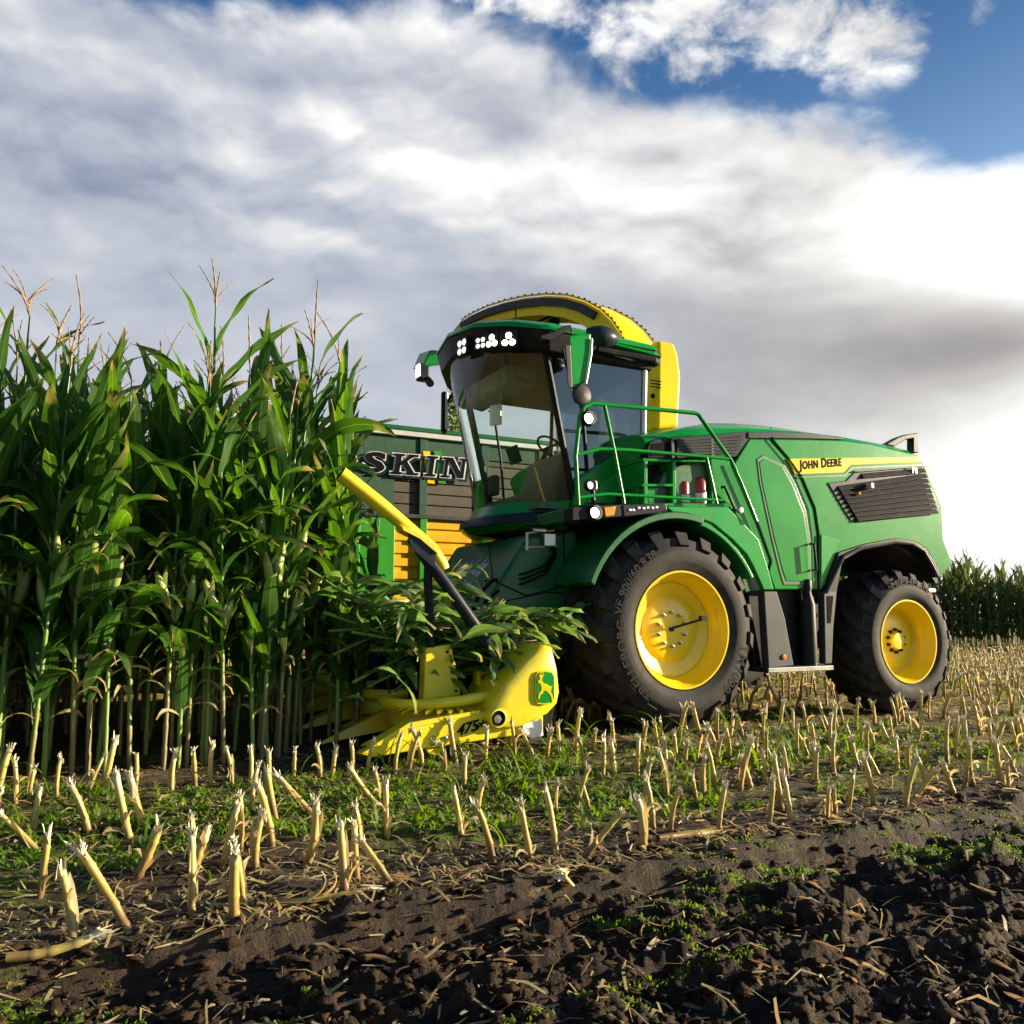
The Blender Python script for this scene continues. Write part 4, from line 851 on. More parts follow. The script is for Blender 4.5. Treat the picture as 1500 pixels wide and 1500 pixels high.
bk.loft([[H(594, 776, 1.86), H(594, 776, 1.74), H(604, 804, 1.74), H(604, 804, 1.86)], [H(640, 804, 1.86), H(640, 804, 1.74), H(636, 832, 1.74), H(636, 832, 1.86)]])
bk.build('pusher_arm', M['slate'], HDR, smooth=40)
yb = MB(); yb.tube([H(499, 694, 1.80), H(560, 742, 1.80), H(607, 781, 1.80), H(632, 802, 1.80), H(646, 826, 1.80), H(650, 834, 1.80)], [.062, .060, .052, .050, .058, .05], 14, True)
yb.prism(hxz([(584, 772), (605, 780), (632, 800), (636, 812), (610, 790), (586, 778)], 1.8), 1.72, 1.88); yb.build('crop_pusher_bar', M['yellow_hd'], HDR, smooth=40)
a = H(499, 694, 1.80); b = H(510, 703, 1.8); n_ = (a-b)/np.linalg.norm(a-b); MB().tube([a+n_*.001, a+n_*.004], .052, 14).build('bar_opening', M['ink'], HDR)

# ------------------------------------------------------------------ trailer driving alongside
YT = -3.3
TR = empty("forage_trailer", None, tuple(to_world((0, YT, 0))), ROT); tag(TR, "green and yellow forage trailer with big slanted lettering behind the cab", "trailer")
def tz(px, py): a = S(px, py, YT); return a[0], a[2]
z_top = tz(610, 632)[1]; z_mid0 = tz(610, 641)[1]; z_split = tz(610, 757)[1]; X0, X1 = -4.2, 3.6
zs = 1.05
body = MB(); body.prism([(X0, zs), (X1, zs), (X1, z_split), (X0, z_split)], -2.45, -.04); body.build('lower_body', M['tr_yellow'], TR, .01)
rib = MB()
for k in range(8): rib.box(((X0+X1)/2, -.025, zs+.08+k*.185), (X1-X0, .03, .12))
rib.build('wall_ribs', M['tr_yellow'], TR, .014)
ub = MB(); ub.prism([(X0, z_split+.03), (X1, z_split+.03), (X1, z_top-.12), (X0, z_top-.12)], -2.42, -.06); 
upper = ub.build('upper_boards', M['board'], TR)
bl = MB()
for k in range(8): bl.box(((X0+X1)/2, -.05, z_split+.1+k*.165), (X1-X0, .03, .15))
bl.build('side_boards', M['board'], upper, .008)
cl = MB(); x_a = tz(578, 700)[0]; cl.box(((X1+x_a)/2, -.018, (z_split+z_top)/2), (X1-x_a, .012, z_top-z_split-.14)); cl.box(((X0+X1)/2, -.016, z_top-.18), (X1-X0, .012, .30)); cl.build('net_cover', M['mesh_gr'], TR)
ps = MB(); pg = MB()
for k in range(9):
    x = tz(620, 700)[0]+1.0*(k-4)
    MB().box((x, -.012, (z_split+z_top)/2), (.12, .05, z_top-z_split)).build('upper_post', M['mesh_gr'], TR, .006); MB().box((x, .01, (zs+z_split)/2), (.11, .07, z_split-zs)).build('lower_post', M['tr_green'], TR, .008)
MB().box(((X1+tz(577, 800)[0])/2, .0, (zs+z_split)/2), (X1-tz(577, 800)[0], .06, z_split-zs)).build('front_panel', M['tr_green'], TR, .01)
rl_ = MB(); rl_.box(((X0+X1)/2, .0, z_top-.055), (X1-X0, .10, .075)); rl_.build('top_rail', M['silver'], TR, .01)
rl2 = MB(); rl2.box(((X0+X1)/2, .02, z_split), (X1-X0, .07, .06)); rl2.build('split_rail', M['grey'], TR, .01)
rl3 = MB(); rl3.box(((X0+X1)/2, -.05, z_top+.03), (X1-X0, .14, .08)); rl3.box(((X0+X1)/2, -2.40, z_top+.06), (X1-X0, .14, .14)); rl3.build('cover_roll', M['tr_green'] if False else M['green_dk'], TR, .03)
for xx in (X0, X1): MB().box((xx, -1.22, (zs+z_top)/2), (.06, 2.36, z_top-zs-.1)).build('end_wall', M['tr_green'], TR)
for xx in (-1.6, -.1):
    for yy in (-.35, -2.1): 
        w_ = empty('trailer_wheel', TR, (xx, yy, .62)); MB().lathe([(.32, -.28), (.55, -.30), (.62, -.22), (.62, .22), (.55, .30), (.32, .28)], n=40).build('tyre', M['rubber'], w_, smooth=40); MB().lathe([(.33, .26), (.30, .1), (.0005, .08)], n=32).build('rim', M['white'], w_, smooth=40)
MB().prism([(X0+.2, .78), (X1+1.2, .62), (X1+1.2, .74), (X1, 1.04), (X0+.2, 1.04)], -1.7, -.8).build('trailer_frame', M['grey'], TR, .02)
# slab-serif lettering: dark letters, white edge, dark shadow
def letters():
    sx = tz(531, 690); ex = tz(685, 690); zb0 = tz(531, 692)[1]; zb1 = tz(685, 702)[1]
    LH = tz(560, 664)[1]-tz(560, 694.5)[1]; adv = (sx[0]-ex[0])/3.62
    def pieces(ch):
        w = .30; t = .09; sr = .05; e = []
        def rect(x0, z0, x1, z1): e.append([(x0, z0), (x1, z0), (x1, z1), (x0, z1)])
        if ch == 'I': rect(.10, 0, .22, 1); rect(.02, 0, .30, .11); rect(.02, .89, .30, 1); W = .32
        elif ch == 'K':
            rect(.08, 0, .21, 1); rect(.0, 0, .29, .11); rect(.0, .89, .29, 1); e.append([(.17, .36), (.17, .52), (.42, .94), (.56, .94)]); e.append([(.25, .56), (.36, .66), (.60, .06), (.44, .06)]); rect(.38, .89, .64, 1); rect(.38, 0, .70, .11); W = .72
        elif ch == 'N':
            rect(.07, 0, .15, 1); rect(.52, 0, .60, 1); e.append([(.09, 1), (.25, 1), (.60, 0), (.46, 0)]); rect(.0, 0, .24, .10); rect(.0, .90, .2, 1); rect(.44, .90, .70, 1); W = .72
        elif ch == 'J': rect(.26, .2, .40, 1); rect(.16, .89, .50, 1); e.append([(.26, .25), (.40, .25), (.38, .08), (.28, .0), (.12, 0), (.02, .10), (.02, .30), (.13, .30), (.15, .14), (.24, .13)]); W = .52
        else:
            v, f = text_geo(ch, 1.0, .035, 0.0); v[:, 1] -= v[:, 1].min(); v /= v[:, 1].max(); v[:, 0] *= .9
            return ('txt', v, f, v[:, 0].max()+.04)
        return ('poly', e, None, W)
    mats = [M['ink'], M['white'], M['slate']]
    word = "JOSKIN"; P_ = [pieces(c) for c in word]
    xs = []; x = 0
    for p in P_: xs.append(x); x += p[3]*.80+.10
    # S starts at sx
    span = (xs[5]+P_[5][3]*.80)-xs[2]; ku = (sx[0]-ex[0])/span; x_s = sx[0]
    layers = [MB(), MB(), MB()]
    for (kind, e, f, W), xo in zip(P_, xs):
        def put(mb, pts, yy, faces, dx, dz, th):
            n = len(pts); out = []
            for (a, b) in pts:
                aa = (xo-xs[2]+a*.80)*ku+b*LH*.14-.02; out.append((x_s-aa-dx, b*LH+zb0+(zb1-zb0)*aa/(sx[0]-ex[0])+dz))
            vs = [(q[0], yy-th, q[1]) for q in out]+[(q[0], yy, q[1]) for q in out]
            fs = []
            for ff in faces: fs += [tuple(i+n for i in ff), tuple(i for i in ff[::-1])]
            mb._add(vs, fs)
        if kind == 'poly':
            for k, pc in enumerate(e):
                cx = sum(p[0] for p in pc)/len(pc); cz = sum(p[1] for p in pc)/len(pc)
                def grow(g):
                    n = len(pc); res = []
                    ar = sum(pc[i][0]*pc[(i+1) % n][1]-pc[(i+1) % n][0]*pc[i][1] for i in range(n)); sg_ = 1 if ar > 0 else -1
                    for i in range(n):
                        p0, p1, p2 = np.array(pc[i-1]), np.array(pc[i]), np.array(pc[(i+1) % n]); d1 = (p1-p0)/np.linalg.norm(p1-p0); d2 = (p2-p1)/np.linalg.norm(p2-p1)
                        n1 = np.array([d1[1], -d1[0]])*sg_; n2 = np.array([d2[1], -d2[0]])*sg_; m_ = n1+n2; L = np.linalg.norm(m_); m_ = m_/L if L > 1e-6 else n1
                        res.append(tuple(p1+m_*min(g/max(.45, m_@n1), g*1.8)))
                    return res
                fc = [tuple(range(len(pc)))]
                put(layers[0], pc, .050+.0012*k, fc, 0, 0, .004); put(layers[1], grow(.040), .040+.0012*k, fc, 0, 0, .004); put(layers[2], grow(.055), .026+.0012*k, fc, .035, -.03, .004)
        else:
            put(layers[0], [(a, b) for a, b, c in e], .050, f, 0, 0, .004)
            cu, fu = text_geo('S' if 'S' in word and xo == xs[2] else 'O', 1.0, .062, 0.0); cu[:, 1] -= cu[:, 1].min(); hh = cu[:, 1].max(); cu /= hh; cu[:, 0] *= .9
            cen = np.array([(cu[:, 0].max())/2, .5]); ev = np.array([[a, b] for a, b, c in e]); ce = np.array([ev[:, 0].max()/2, .5])
            g = [tuple(((q[:2]-cen)*np.array([1.06, 1.06]))+ce) for q in cu]
            put(layers[1], g, .040, fu, 0, 0, .004); put(layers[2], g, .026, fu, .035, -.03, .004)
    o = None
    for mb, m, nm in zip(layers, mats, ('lettering', 'letter_edge', 'letter_shadow')): mb.build(nm, m, TR, smooth=0)
letters()
for px0, col, nm in ((619, 'yellow', 'yellow_stripe_mark'), (635, 'tr_green', 'green_stripe_mark')):
    MB().prism([tz(px0, 661), tz(px0+10, 661.5), tz(px0+17.5, 709), tz(px0+7, 708)], .0, .018).build(nm, M[col], TR)
# stream of chopped maize falling from the spout
fs_ = MB(); rs = random.Random(3)
end = np.array(chute_pt(3.85, 4.95, 0))
ew = to_world(end)
for k in range(2600):
    t = rs.random()**.8; spread = .05+.09*t
    p = np.array([ew[0], ew[1], ew[2]]) + np.array([.10-.12*t+rs.gauss(0, spread), .25*t+rs.gauss(0, spread), -1.9*t+rs.gauss(0, .05)])
    d = Vector((rs.gauss(0, 1), rs.gauss(0, 1), rs.gauss(0, 1))).normalized(); e2 = d.orthogonal().normalized(); L = rs.uniform(.015, .05); w_ = rs.uniform(.006, .016)
    P3 = Vector(p); fs_._add([P3-d*L-e2*w_, P3+d*L-e2*w_, P3+d*L+e2*w_, P3-d*L+e2*w_], [(0, 1, 2, 3)])
tag(fs_.build('chopped_maize', pmat("chopped_maize", (.20, .28, .03), .8, var=.5, scale=30), None, smooth=0), "yellow green stream of chopped maize falling into the trailer", "chopped maize", kind='stuff')

# ------------------------------------------------------------------ maize plants
def leaf(mb, p0, phi, L, W, th0, th1, nseg=11, twist=0.0, rip=.012, rnd=random, pw=1.5, side=0.0):
    p = Vector(p0); ds = L/nseg; vs = []; uv = []; ph = rnd.uniform(0, 6)
    for i in range(nseg+1):
        t = i/nseg; th = th0+(th1-th0)*t**pw; az = phi+side*t*t
        out = Vector((math.cos(az), math.sin(az), 0)); tan = out*math.sin(th)+Vector((0, 0, math.cos(th)))
        lat0 = Vector((-math.sin(az), math.cos(az), 0)); nrm = lat0.cross(tan)*-1
        if nrm.dot(Vector((0, 0, 1))) < 0 and th < 1.57: nrm = -nrm
        tw = twist*t; lat = lat0*math.cos(tw)+nrm*math.sin(tw); nn = nrm*math.cos(tw)-lat0*math.sin(tw)
        w = W*min(1.0, .45+t*4)*(1-t**2.6)**.85+.002
        for u in (-1, -.5, 0, .5, 1):
            fold = .26*abs(u)*w*(1-.6*t); rp = rip*u*u*math.sin(ph+t*L*19+(1.3 if u > 0 else 0))
            vs.append(p+lat*(u*w*.5)+nn*(fold*.5+rp)); uv.append((.5+u*.5, t))
        p = p+tan*ds
    fs = [(i*5+k, i*5+k+1, i*5+k+6, i*5+k+5) for i in range(nseg) for k in range(4)]
    mb._add(vs, fs, uv)
def plant(seed, Hs, lo=False, tassel=True, bare=.9, bend=0.0, ears=1):
    rnd = random.Random(seed); st, lf, ta, ea, ek = MB(), MB(), MB(), MB(), MB()
    n = 16; curve_a = rnd.uniform(0, 6.28); amt = rnd.uniform(.02, .09)+bend
    def axis(z): t = z/Hs; return Vector((math.cos(curve_a)*amt*t*t*Hs*.5, math.sin(curve_a)*amt*t*t*Hs*.5, z))
    pts, rr, vv = [], [], []
    for i in range(n+1):
        z = Hs*i/n; r = .0165*(1-.62*(i/n)**1.3); v = i/n
        if not lo and i < n:
            pts += [axis(z), axis(z+.012), axis(z+.03)]; rr += [r*1.22, r*1.18, r*.96]; vv += [v-.04 if i else 0, v-.02, v+.02]
        else: pts.append(axis(z)); rr.append(r); vv.append(v)
    st.tube(pts, rr, 5 if lo else 7, True, vv)
    phi = rnd.uniform(0, 6.28); z = bare*rnd.uniform(.75, 1.05); nl = 10 if lo else 15; k = 0
    while z < Hs-(.05 if lo else .14):
        t = z/Hs; ph = phi+(k % 2)*math.pi+rnd.gauss(0, .38)
        up = t > .70
        L = (.88-.9*abs(t-.58)**1.5)*rnd.uniform(.85, 1.12); W = .120*rnd.uniform(.8, 1.15)*(1-.25*(t > .85))
        th0 = R(rnd.uniform(14, 30)); th1 = R(rnd.uniform(30, 95) if up else rnd.uniform(110, 172))
        if rnd.random() < .2: th1 = R(rnd.uniform(30, 60))
        leaf(lf, axis(z), ph, L, W, th0, th1, 6 if lo else 11, rnd.gauss(0, .7), .010, rnd, rnd.uniform(1.0, 2.0), rnd.gauss(0, .25))
        z += Hs*(1-bare/Hs)/nl*rnd.uniform(.85, 1.15); k += 1
    for j in range(0 if lo else rnd.choice([1, 2, 2])):   # withered leaves low on the stalk
        leaf(ek, axis(rnd.uniform(.35, .8)), rnd.uniform(0, 6.28), rnd.uniform(.25, .45), .035, R(50), R(175), 6, rnd.gauss(0, 1.5), .012, rnd)
    if tassel:
        a = axis(Hs); ped = rnd.uniform(.12, .36); st.tube([a-Vector((0, 0, .02)), a+Vector((0, 0, ped))], [.0058, .0042], 5, True, [1, 1]); a = a+Vector((0, 0, ped)); ht = rnd.uniform(.30, .46); lean = Vector((rnd.gauss(0, .18), rnd.gauss(0, .18), 1))
        def spike(b, d, L, r, cur):
            m = 4 if lo else 9; p = [b+d*L*i/m+cur*(i/m)**2*L for i in range(m+1)]
            ta.tube(p, [r*(.55 if i == 0 else (1.25 if i % 2 else .7)*(1-.5*i/m)) for i in range(m+1)], 4, False)
        spike(a, lean.normalized(), ht, .0085, Vector((rnd.gauss(0, .15), rnd.gauss(0, .15), -.05)))
        for j in range(rnd.randint(1, 3) if lo else rnd.choice([0, 1, 2, 3, 5, 6])):
            z_ = rnd.uniform(.02, .14); az = rnd.uniform(0, 6.28); el = rnd.uniform(.8, 1.35)
            spike(a+lean*z_*.8, Vector((math.cos(az)*math.cos(el), math.sin(az)*math.cos(el), math.sin(el))), rnd.uniform(.12, .26), .006, Vector((math.cos(az), math.sin(az), -1))*rnd.uniform(0, .3))
    if not lo:
        for j in range(ears):
            z = rnd.uniform(.95, 1.4); az = phi+rnd.uniform(-.6, .6)+j*math.pi; tl = rnd.uniform(.18, .5); d = Vector((math.cos(az)*math.sin(tl), math.sin(az)*math.sin(tl), math.cos(tl))); b = axis(z)+Vector((math.cos(az), math.sin(az), 0))*.025
            pr = [(.012, 0), (.026, .03), (.034, .09), (.033, .15), (.024, .21), (.010, .26)]
            ea.tube([b+d*q*1.1 for _, q in pr], [r for r, _ in pr], 9, True)
            leaf(ea, b+d*.12, az+1.2, .22, .035, tl, tl+.5, 5, 0, .004, rnd); leaf(ea, b+d*.1, az-1.4, .24, .04, tl, tl+.4, 5, 0, .004, rnd)
            ek.tube([b+d*.27, b+d*.31+Vector((.01, 0, -.01))], [.012, .004], 5) if False else None
    return st, lf, ta, ea, ek
def plant_thing(seed, Hs, fol='leaf', **k):
    o = empty("maize_plant"); st, lf, ta, ea, ek = plant(seed, Hs, **k)
    st.build('stalk', M['stalk'], o, smooth=60); lf.build('foliage', M[k.pop('mat', 'leaf')] if False else M[fol], o, smooth=180)
    if ta.v: ta.build('tassel', M['tassel'], o, smooth=180)
    if ea.v: ea.build('ear', M['husk'], o, smooth=180)
    if ek.v: ek.build('withered_leaves', M['leaf_dry'], o, smooth=180)
    return o
HV_ = [2.55, 2.7, 2.8, 2.6, 2.75, 2.85, 2.5, 2.75]
protos = [plant_thing(100+k, h, ears=2, tassel=(k != 3), bare=(.80 if k % 2 else .50)) for k, h in enumerate(HV_)]
used = [False]*len(protos)
def place_plant(lx, ly, label, group, k=None, s=1.0, lean=.03, rz=None):
    k = rng.integers(len(protos)) if k is None else k
    o = protos[k] if not used[k] else copy_tree(protos[k]); used[k] = True
    w = to_world((lx, ly, 0)); w[2] = float(height(w[0], w[1]))-.03
    o.location = w; o.rotation_euler = (rng.normal(0, lean), rng.normal(0, lean), rng.uniform(0, 6.28) if rz is None else rz); o.scale = (s, s, s)
    tag(o, label, "maize plant", group); return o
MG = "standing maize plants"
lab_front = "uncut maize plant with pale bare lower stalk in the outermost row beside the stubble"
lab_in = "uncut green maize plant standing inside the dense block left of the harvester"
front_px = [(60, 1100), (128, 1145), (150, 1110), (232, 1120), (281, 1142), (335, 1137), (378, 1120)]
for px, py in front_px[:]:
    l = to_local(GR(px, py)); place_plant(l[0], 1.40+rng.normal(0, .04), lab_front, MG, s=rng.uniform(.97, 1.05))
for x in (6.1, 6.5, 6.8): place_plant(x, 1.4, lab_front, MG)
sp_ = [((4.22, 1.22), 5, 1.20, "tallest maize plant with upright leaves and tassel rising well above the block"),
       ((3.66, 1.10), 2, 1.18, "second tallest maize plant with a drooping tassel right of the tallest one"),
       ((5.55, 1.15), 1, 1.16, "tall maize plant with a dense brown tassel at the left edge of the photo"),
       ((3.12, .92), 7, 1.14, "maize plant with broad upright leaf at the right end beside the trailer lettering")]
def edge_on(k): r_ = random.Random(100+k); r_.uniform(0, 6.28); r_.uniform(.02, .09); return math.pi/2-r_.uniform(0, 6.28)+.15
for (lx, ly), k, s_, lab in sp_: place_plant(lx, ly, lab, MG, k, s_, .015, edge_on(k) if k == 7 else None)
cnt = 0
for q_, k_, s_ in [((3.55, .95), 0, 1.2), ((3.45, .45), 4, 1.14), ((3.75, 1.2), 6, 1.2), ((3.45, .78), 1, 1.1), ((3.40, .2), 5, 1.05)]: place_plant(*q_, lab_in, MG, k_, s_)
for q_, k_, s_ in [((3.0, .55), 0, 1.06), ((2.95, .95), 4, .78), ((2.85, .6), 6, .72), ((3.2, 1.2), 2, .95)]: place_plant(*q_, lab_in, MG, k_, s_, .02, edge_on(k_))
for r in range(1, 7):
    ly = 1.4-.75*r; x = 3.15
    dens = .15 if r < 3 else .185
    while x < 6.4+r*.75:
        if rng.random() > .06: place_plant(x+rng.normal(0, .03), ly+rng.normal(0, .05), lab_in, MG, s=rng.uniform(.94, 1.12)); cnt += 1
        x += dens*rng.uniform(.8, 1.25)
x = 3.62
while x < 6.9:
    place_plant(x+rng.normal(0, .03), 1.40+rng.normal(0, .06)-.12, lab_in, MG, s=rng.uniform(.93, 1.05)); x += .27*rng.uniform(.8, 1.3); cnt += 1
print("maize plants", cnt+len(front_px)+7)
# cut plants being drawn into the header
def cut_plant(base, direc, seed, label, L=1.5, roll=0.0):
    rnd = random.Random(seed); o = empty('cut_maize_plant', None, tuple(to_world(base)))
    d = (Vector(HD)*direc[0]+Vector(LF)*direc[1]+Vector((0, 0, direc[2]))).normalized(); az = math.atan2(d.y, d.x)
    st, lf, ea, ta = MB(), MB(), MB(), MB()
    def ax(t): return d*t+Vector((0, 0, -.10*t*t))
    st.tube([ax(L*i/8) for i in range(9)], [.014*(1-.5*i/8) for i in range(9)], 7, True, [.25+.6*i/8 for i in range(9)])
    t = .12
    while t < L:
        leaf(lf, ax(t), az+rnd.gauss(0, .9), rnd.uniform(.38, .75), rnd.uniform(.07, .115), R(rnd.uniform(35, 85)), R(rnd.uniform(115, 178)), 10, rnd.gauss(0, 1.3), .018, rnd, rnd.uniform(.8, 1.6), rnd.gauss(0, .5)); t += rnd.uniform(.07, .13)
    st.build('stalk', M['stalk'], o, smooth=60); lf.build('foliage', M['leaf_cut'], o, smooth=180)
    if seed % 2 == 0:
        for j in range(4): e = (d+Vector((rnd.gauss(0, .25), rnd.gauss(0, .25), rnd.gauss(.1, .2)))).normalized(); ta.tube([ax(L), ax(L)+e*.12, ax(L)+e*.24+Vector((0, 0, -.02))], [.004, .006, .003], 4)
        ta.build('tassel', M['tassel'], o, smooth=180)
    if seed % 3 == 0:
        p = ax(L*.5); e = (d+Vector((0, 0, .5))).normalized(); ea.tube([p+e*q for q in (0, .03, .09, .15, .21, .27)], [.012, .026, .034, .033, .024, .008], 9, True); ea.build('ear', M['husk'], o, smooth=180)
    tag(o, label, "cut maize plant", "cut maize plants falling into the header")
hz = MB(); hz.tube([H(690, 905, 1.2), H(702, 870, 1.1), H(722, 850, .9), H(750, 846, .7), np.array([-.5, .5, 1.35])], .018, 8); hz.tube([H(694, 915, 1.25), H(712, 880, 1.1), H(735, 862, .9), H(760, 856, .7), np.array([-.5, .4, 1.3])], .016, 8); hz.build('hydraulic_hose', M['ink'], HDR, smooth=60)
lab_c = "cut maize plant tipping over into the yellow header behind the black arm"
CP = [((2.75, 1.35, .72), (-.9, .25, .10)), ((2.95, 1.2, .95), (-.7, .15, .02)), ((2.7, 1.1, .6), (-.8, .3, .18)), ((3.35, 1.5, 1.35), (-1, .05, -.35)), ((3.3, 1.25, 1.0), (-.5, .2, .05)), ((2.6, .8, .7), (-.6, .3, .10)), ((3.0, 1.45, .85), (-.9, .1, .0)), ((3.3, 1.2, 1.3), (-.8, .1, -.25)), ((2.5, 1.45, .62), (-.8, .32, .10)), ((3.0, .9, 1.0), (-.6, .3, .0)), ((3.4, 1.45, 1.15), (-.8, .1, -.25)), ((2.75, 1.6, .85), (-.5, .1, -.05)), ((3.5, 1.3, 1.5), (-.8, .1, -.5)), ((3.2, 1.55, 1.0), (-1, -.1, -.15)), ((2.35, 1.35, .95), (-1, .25, .10)), ((2.2, 1.2, 1.05), (-1, .35, .05)), ((2.45, 1.5, .92), (-.8, .1, .22)), ((2.3, 1.0, .9), (-.7, .5, .2)), ((2.6, 1.3, 1.0), (-.9, .2, .12)), ((2.15, 1.5, .95), (-.9, .15, .16)), ((2.75, 1.3, .5), (-.5, .1, .45)), ((2.6, 1.1, .5), (-.4, .3, .7)), ((3.0, 1.35, .55), (-.7, .1, .35)), ((2.45, 1.2, .55), (-.4, .2, .6)), ((3.15, 1.45, .6), (-.8, -.05, .4)), ((2.3, 1.35, .6), (-.6, .2, .5)), ((2.9, 1.0, .8), (-.5, .2, .6)), ((3.3, 1.3, .8), (-.6, .1, .3)), ((2.55, 1.45, .45), (-.3, .1, .4))]
for k, (b, d) in enumerate(CP): cut_plant(b, d, 300+k, lab_c, random.Random(k).uniform(.7, 1.1), k*1.3)
cut_plant((2.45, 1.62, .88), (-1, .25, .06), 332, "cut maize plant lying over the rounded yellow end cover with its tassel towards the wheel", .55, .5)

# far maize: merged low-detail plants (a mass far off)
def mass(name, spots, seed, label, hs=2.6, lm='leaf'):
    geos = []
    for k in range(5):
        st, lf, ta, ea, ek = plant(seed+k, hs+.1*k, lo=True, bare=.35)
        geos.append((st, lf, ta))
    out = [[[], [], []] for _ in range(3)]; vo = [0, 0, 0]; parts_ = [([], [], []) for _ in range(3)]
    V = []; F = []; UV = []; MI = []; off = 0
    for (x, y) in spots:
        g = geos[rng.integers(5)]; a = rng.uniform(0, 6.28); s_ = rng.uniform(.86, 1.1); c, n_ = math.cos(a)*s_, math.sin(a)*s_
        for mi, mb in enumerate(g):
            v = np.array(mb.v); V.append(np.stack([v[:, 0]*c-v[:, 1]*n_+x, v[:, 0]*n_+v[:, 1]*c+y, v[:, 2]*s_], -1)); UV.append(np.array(mb.uv))
            F += [tuple(i+off for i in q) for q in mb.f]; MI += [mi]*len(mb.f); off += len(v)
    mb = MB(); mb.v = np.concatenate(V); mb.f = F; mb.uv = np.concatenate(UV); mb.mi = MI
    me = mb.data(name, [M['stalk'], M[lm], M['tassel']], 180); o = bpy.data.objects.new(name, me); COL.objects.link(o)
    tag(o, label, "maize", kind='stuff'); return o
sp1 = []
for k in range(9):
    x = 5.5-.0*k
    x = 1.6+.0*k if k > 1 else 2.5
    while x < 13.5:
        w = to_world((x, -6.6-.75*k-(0 if k else .2), 0)); sp1.append((w[0], w[1])); x += rng.uniform(.17, .30)
for r in range(7):
    x = 6.5+r*.75
    while x < 9.5+r*.6: w = to_world((x, 1.4-.75*r, 0)); sp1.append((w[0], w[1])); x += rng.uniform(.2, .3)
for r in range(5):
    x = 4.7+.1*r
    while x < 12: w = to_world((x, -3.5-.7*r, 0)); sp1.append((w[0], w[1])); x += rng.uniform(.15, .25)
mass('maize_block', sp1, 500, "dense mass of standing green maize behind the nearest rows and beyond the trailer", 2.75)
sp2 = []
for k in range(6):
    x = 6.0
    while x < 46: sp2.append((x+rng.normal(0, .05), 26.2+.75*k+rng.normal(0, .06))); x += rng.uniform(.16, .26)*(1 if k < 3 else 1.5)
mass('distant_maize', sp2, 540, "distant wall of standing maize at the field edge right of the harvester", 2.1, 'leaf_far_backlit')

# ------------------------------------------------------------------ stubble
def stub(seed, h, r, sheath=True):
    rnd = random.Random(seed); b = MB(); fr = MB(); sh = MB()
    pts, rr, vv = [], [], []
    bx, by = rnd.gauss(0, .03), rnd.gauss(0, .03)
    def ax(z): return Vector((bx*(z/h)**2, by*(z/h)**2, z))
    z = -.06; nodes = [0.02, h*rnd.uniform(.28, .42), h*rnd.uniform(.66, .8)]
    zs_ = sorted(set([-.06, 0]+[n for q in nodes for n in (q-.012, q, q+.012)]+[h*.9, h]))
    for z in zs_:
        k = 1.18 if any(abs(z-q) < 1e-6 for q in nodes) else 1.0
        pts.append(ax(z)); rr.append(r*k*(1.06-.12*max(0, z)/h)); vv.append(max(0, z)/h)
    n = 9; base = len(b.v); b.tube(pts, rr, n, False, vv)
    m = len(pts); top = base+(m-1)*n
    for k in range(n):                      # ragged, split top
        x, y, z = b.v[top+k]; b.v[top+k] = (x*1.06, y*1.06, z+rnd.uniform(-.055, .012))
    b._add([ax(h-.03)]+[b.v[top+k] for k in range(n)], [(0, 1+k, 1+(k+1) % n) for k in range(n)], [(0, 1.0)]*(n+1))
    spr_ = rnd.uniform(.25, 1.1); fl_n = rnd.uniform(.6, 1.4)
    for j in range(rnd.randint(10, 34)):     # fibres
        a = rnd.uniform(0, 6.28); q = r*rnd.uniform(.2, 1.1); p = ax(h-rnd.uniform(.0, .03))+Vector((math.cos(a)*q, math.sin(a)*q, 0)); o = spr_*rnd.random()**1.8
        d = Vector((math.cos(a)*o, math.sin(a)*o, 1)).normalized(); L = fl_n*rnd.uniform(.006, .036)*(1.6 if rnd.random() < .12 else 1); w = rnd.uniform(.0018, .0065); lat = Vector((-math.sin(a), math.cos(a), 0))
        fr._add([p-lat*w-d*.01, p+lat*w-d*.01, p+d*L+lat*w*.4+Vector((math.cos(a), math.sin(a), -.6))*L*.2*o, p+d*L*.8-lat*w*.6], [(0, 1, 2, 3)])
    if sheath:
        for j in range(rnd.randint(1, 2)):
            a = rnd.uniform(0, 6.28); z0 = rnd.uniform(.0, h*.55); leaf(sh, ax(z0)+Vector((math.cos(a), math.sin(a), 0))*r*.8, a, rnd.uniform(.06, .17), rnd.uniform(.015, .03), R(rnd.uniform(5, 35)), R(rnd.uniform(120, 185)), 6, rnd.gauss(0, 1.2), .006, rnd)
        if rnd.random() < .6:
            a = rnd.uniform(0, 6.28); leaf(sh, ax(.01), a, h*rnd.uniform(.7, 1.0), .045, R(2), R(12), 5, .6, .004, rnd)
    return b, fr, sh
def stub_thing(seed, h, r, sheath=True):
    o = empty("cut_stalk"); b, fr, sh = stub(seed, h, r, sheath)
    b.build('stem', M['stub'], o, smooth=60); fr.build('frayed_tip', M['fray'], o, smooth=0)
    if sh.v: sh.build('dry_sheath', M['leaf_dry'], o, smooth=180)
    return o
def lean_to(o, base, top):
    d = (Vector(top)-Vector(base)); q = d.normalized().to_track_quat('Z', 'X'); o.rotation_mode = 'QUATERNION'; o.rotation_quaternion = q; o.location = base
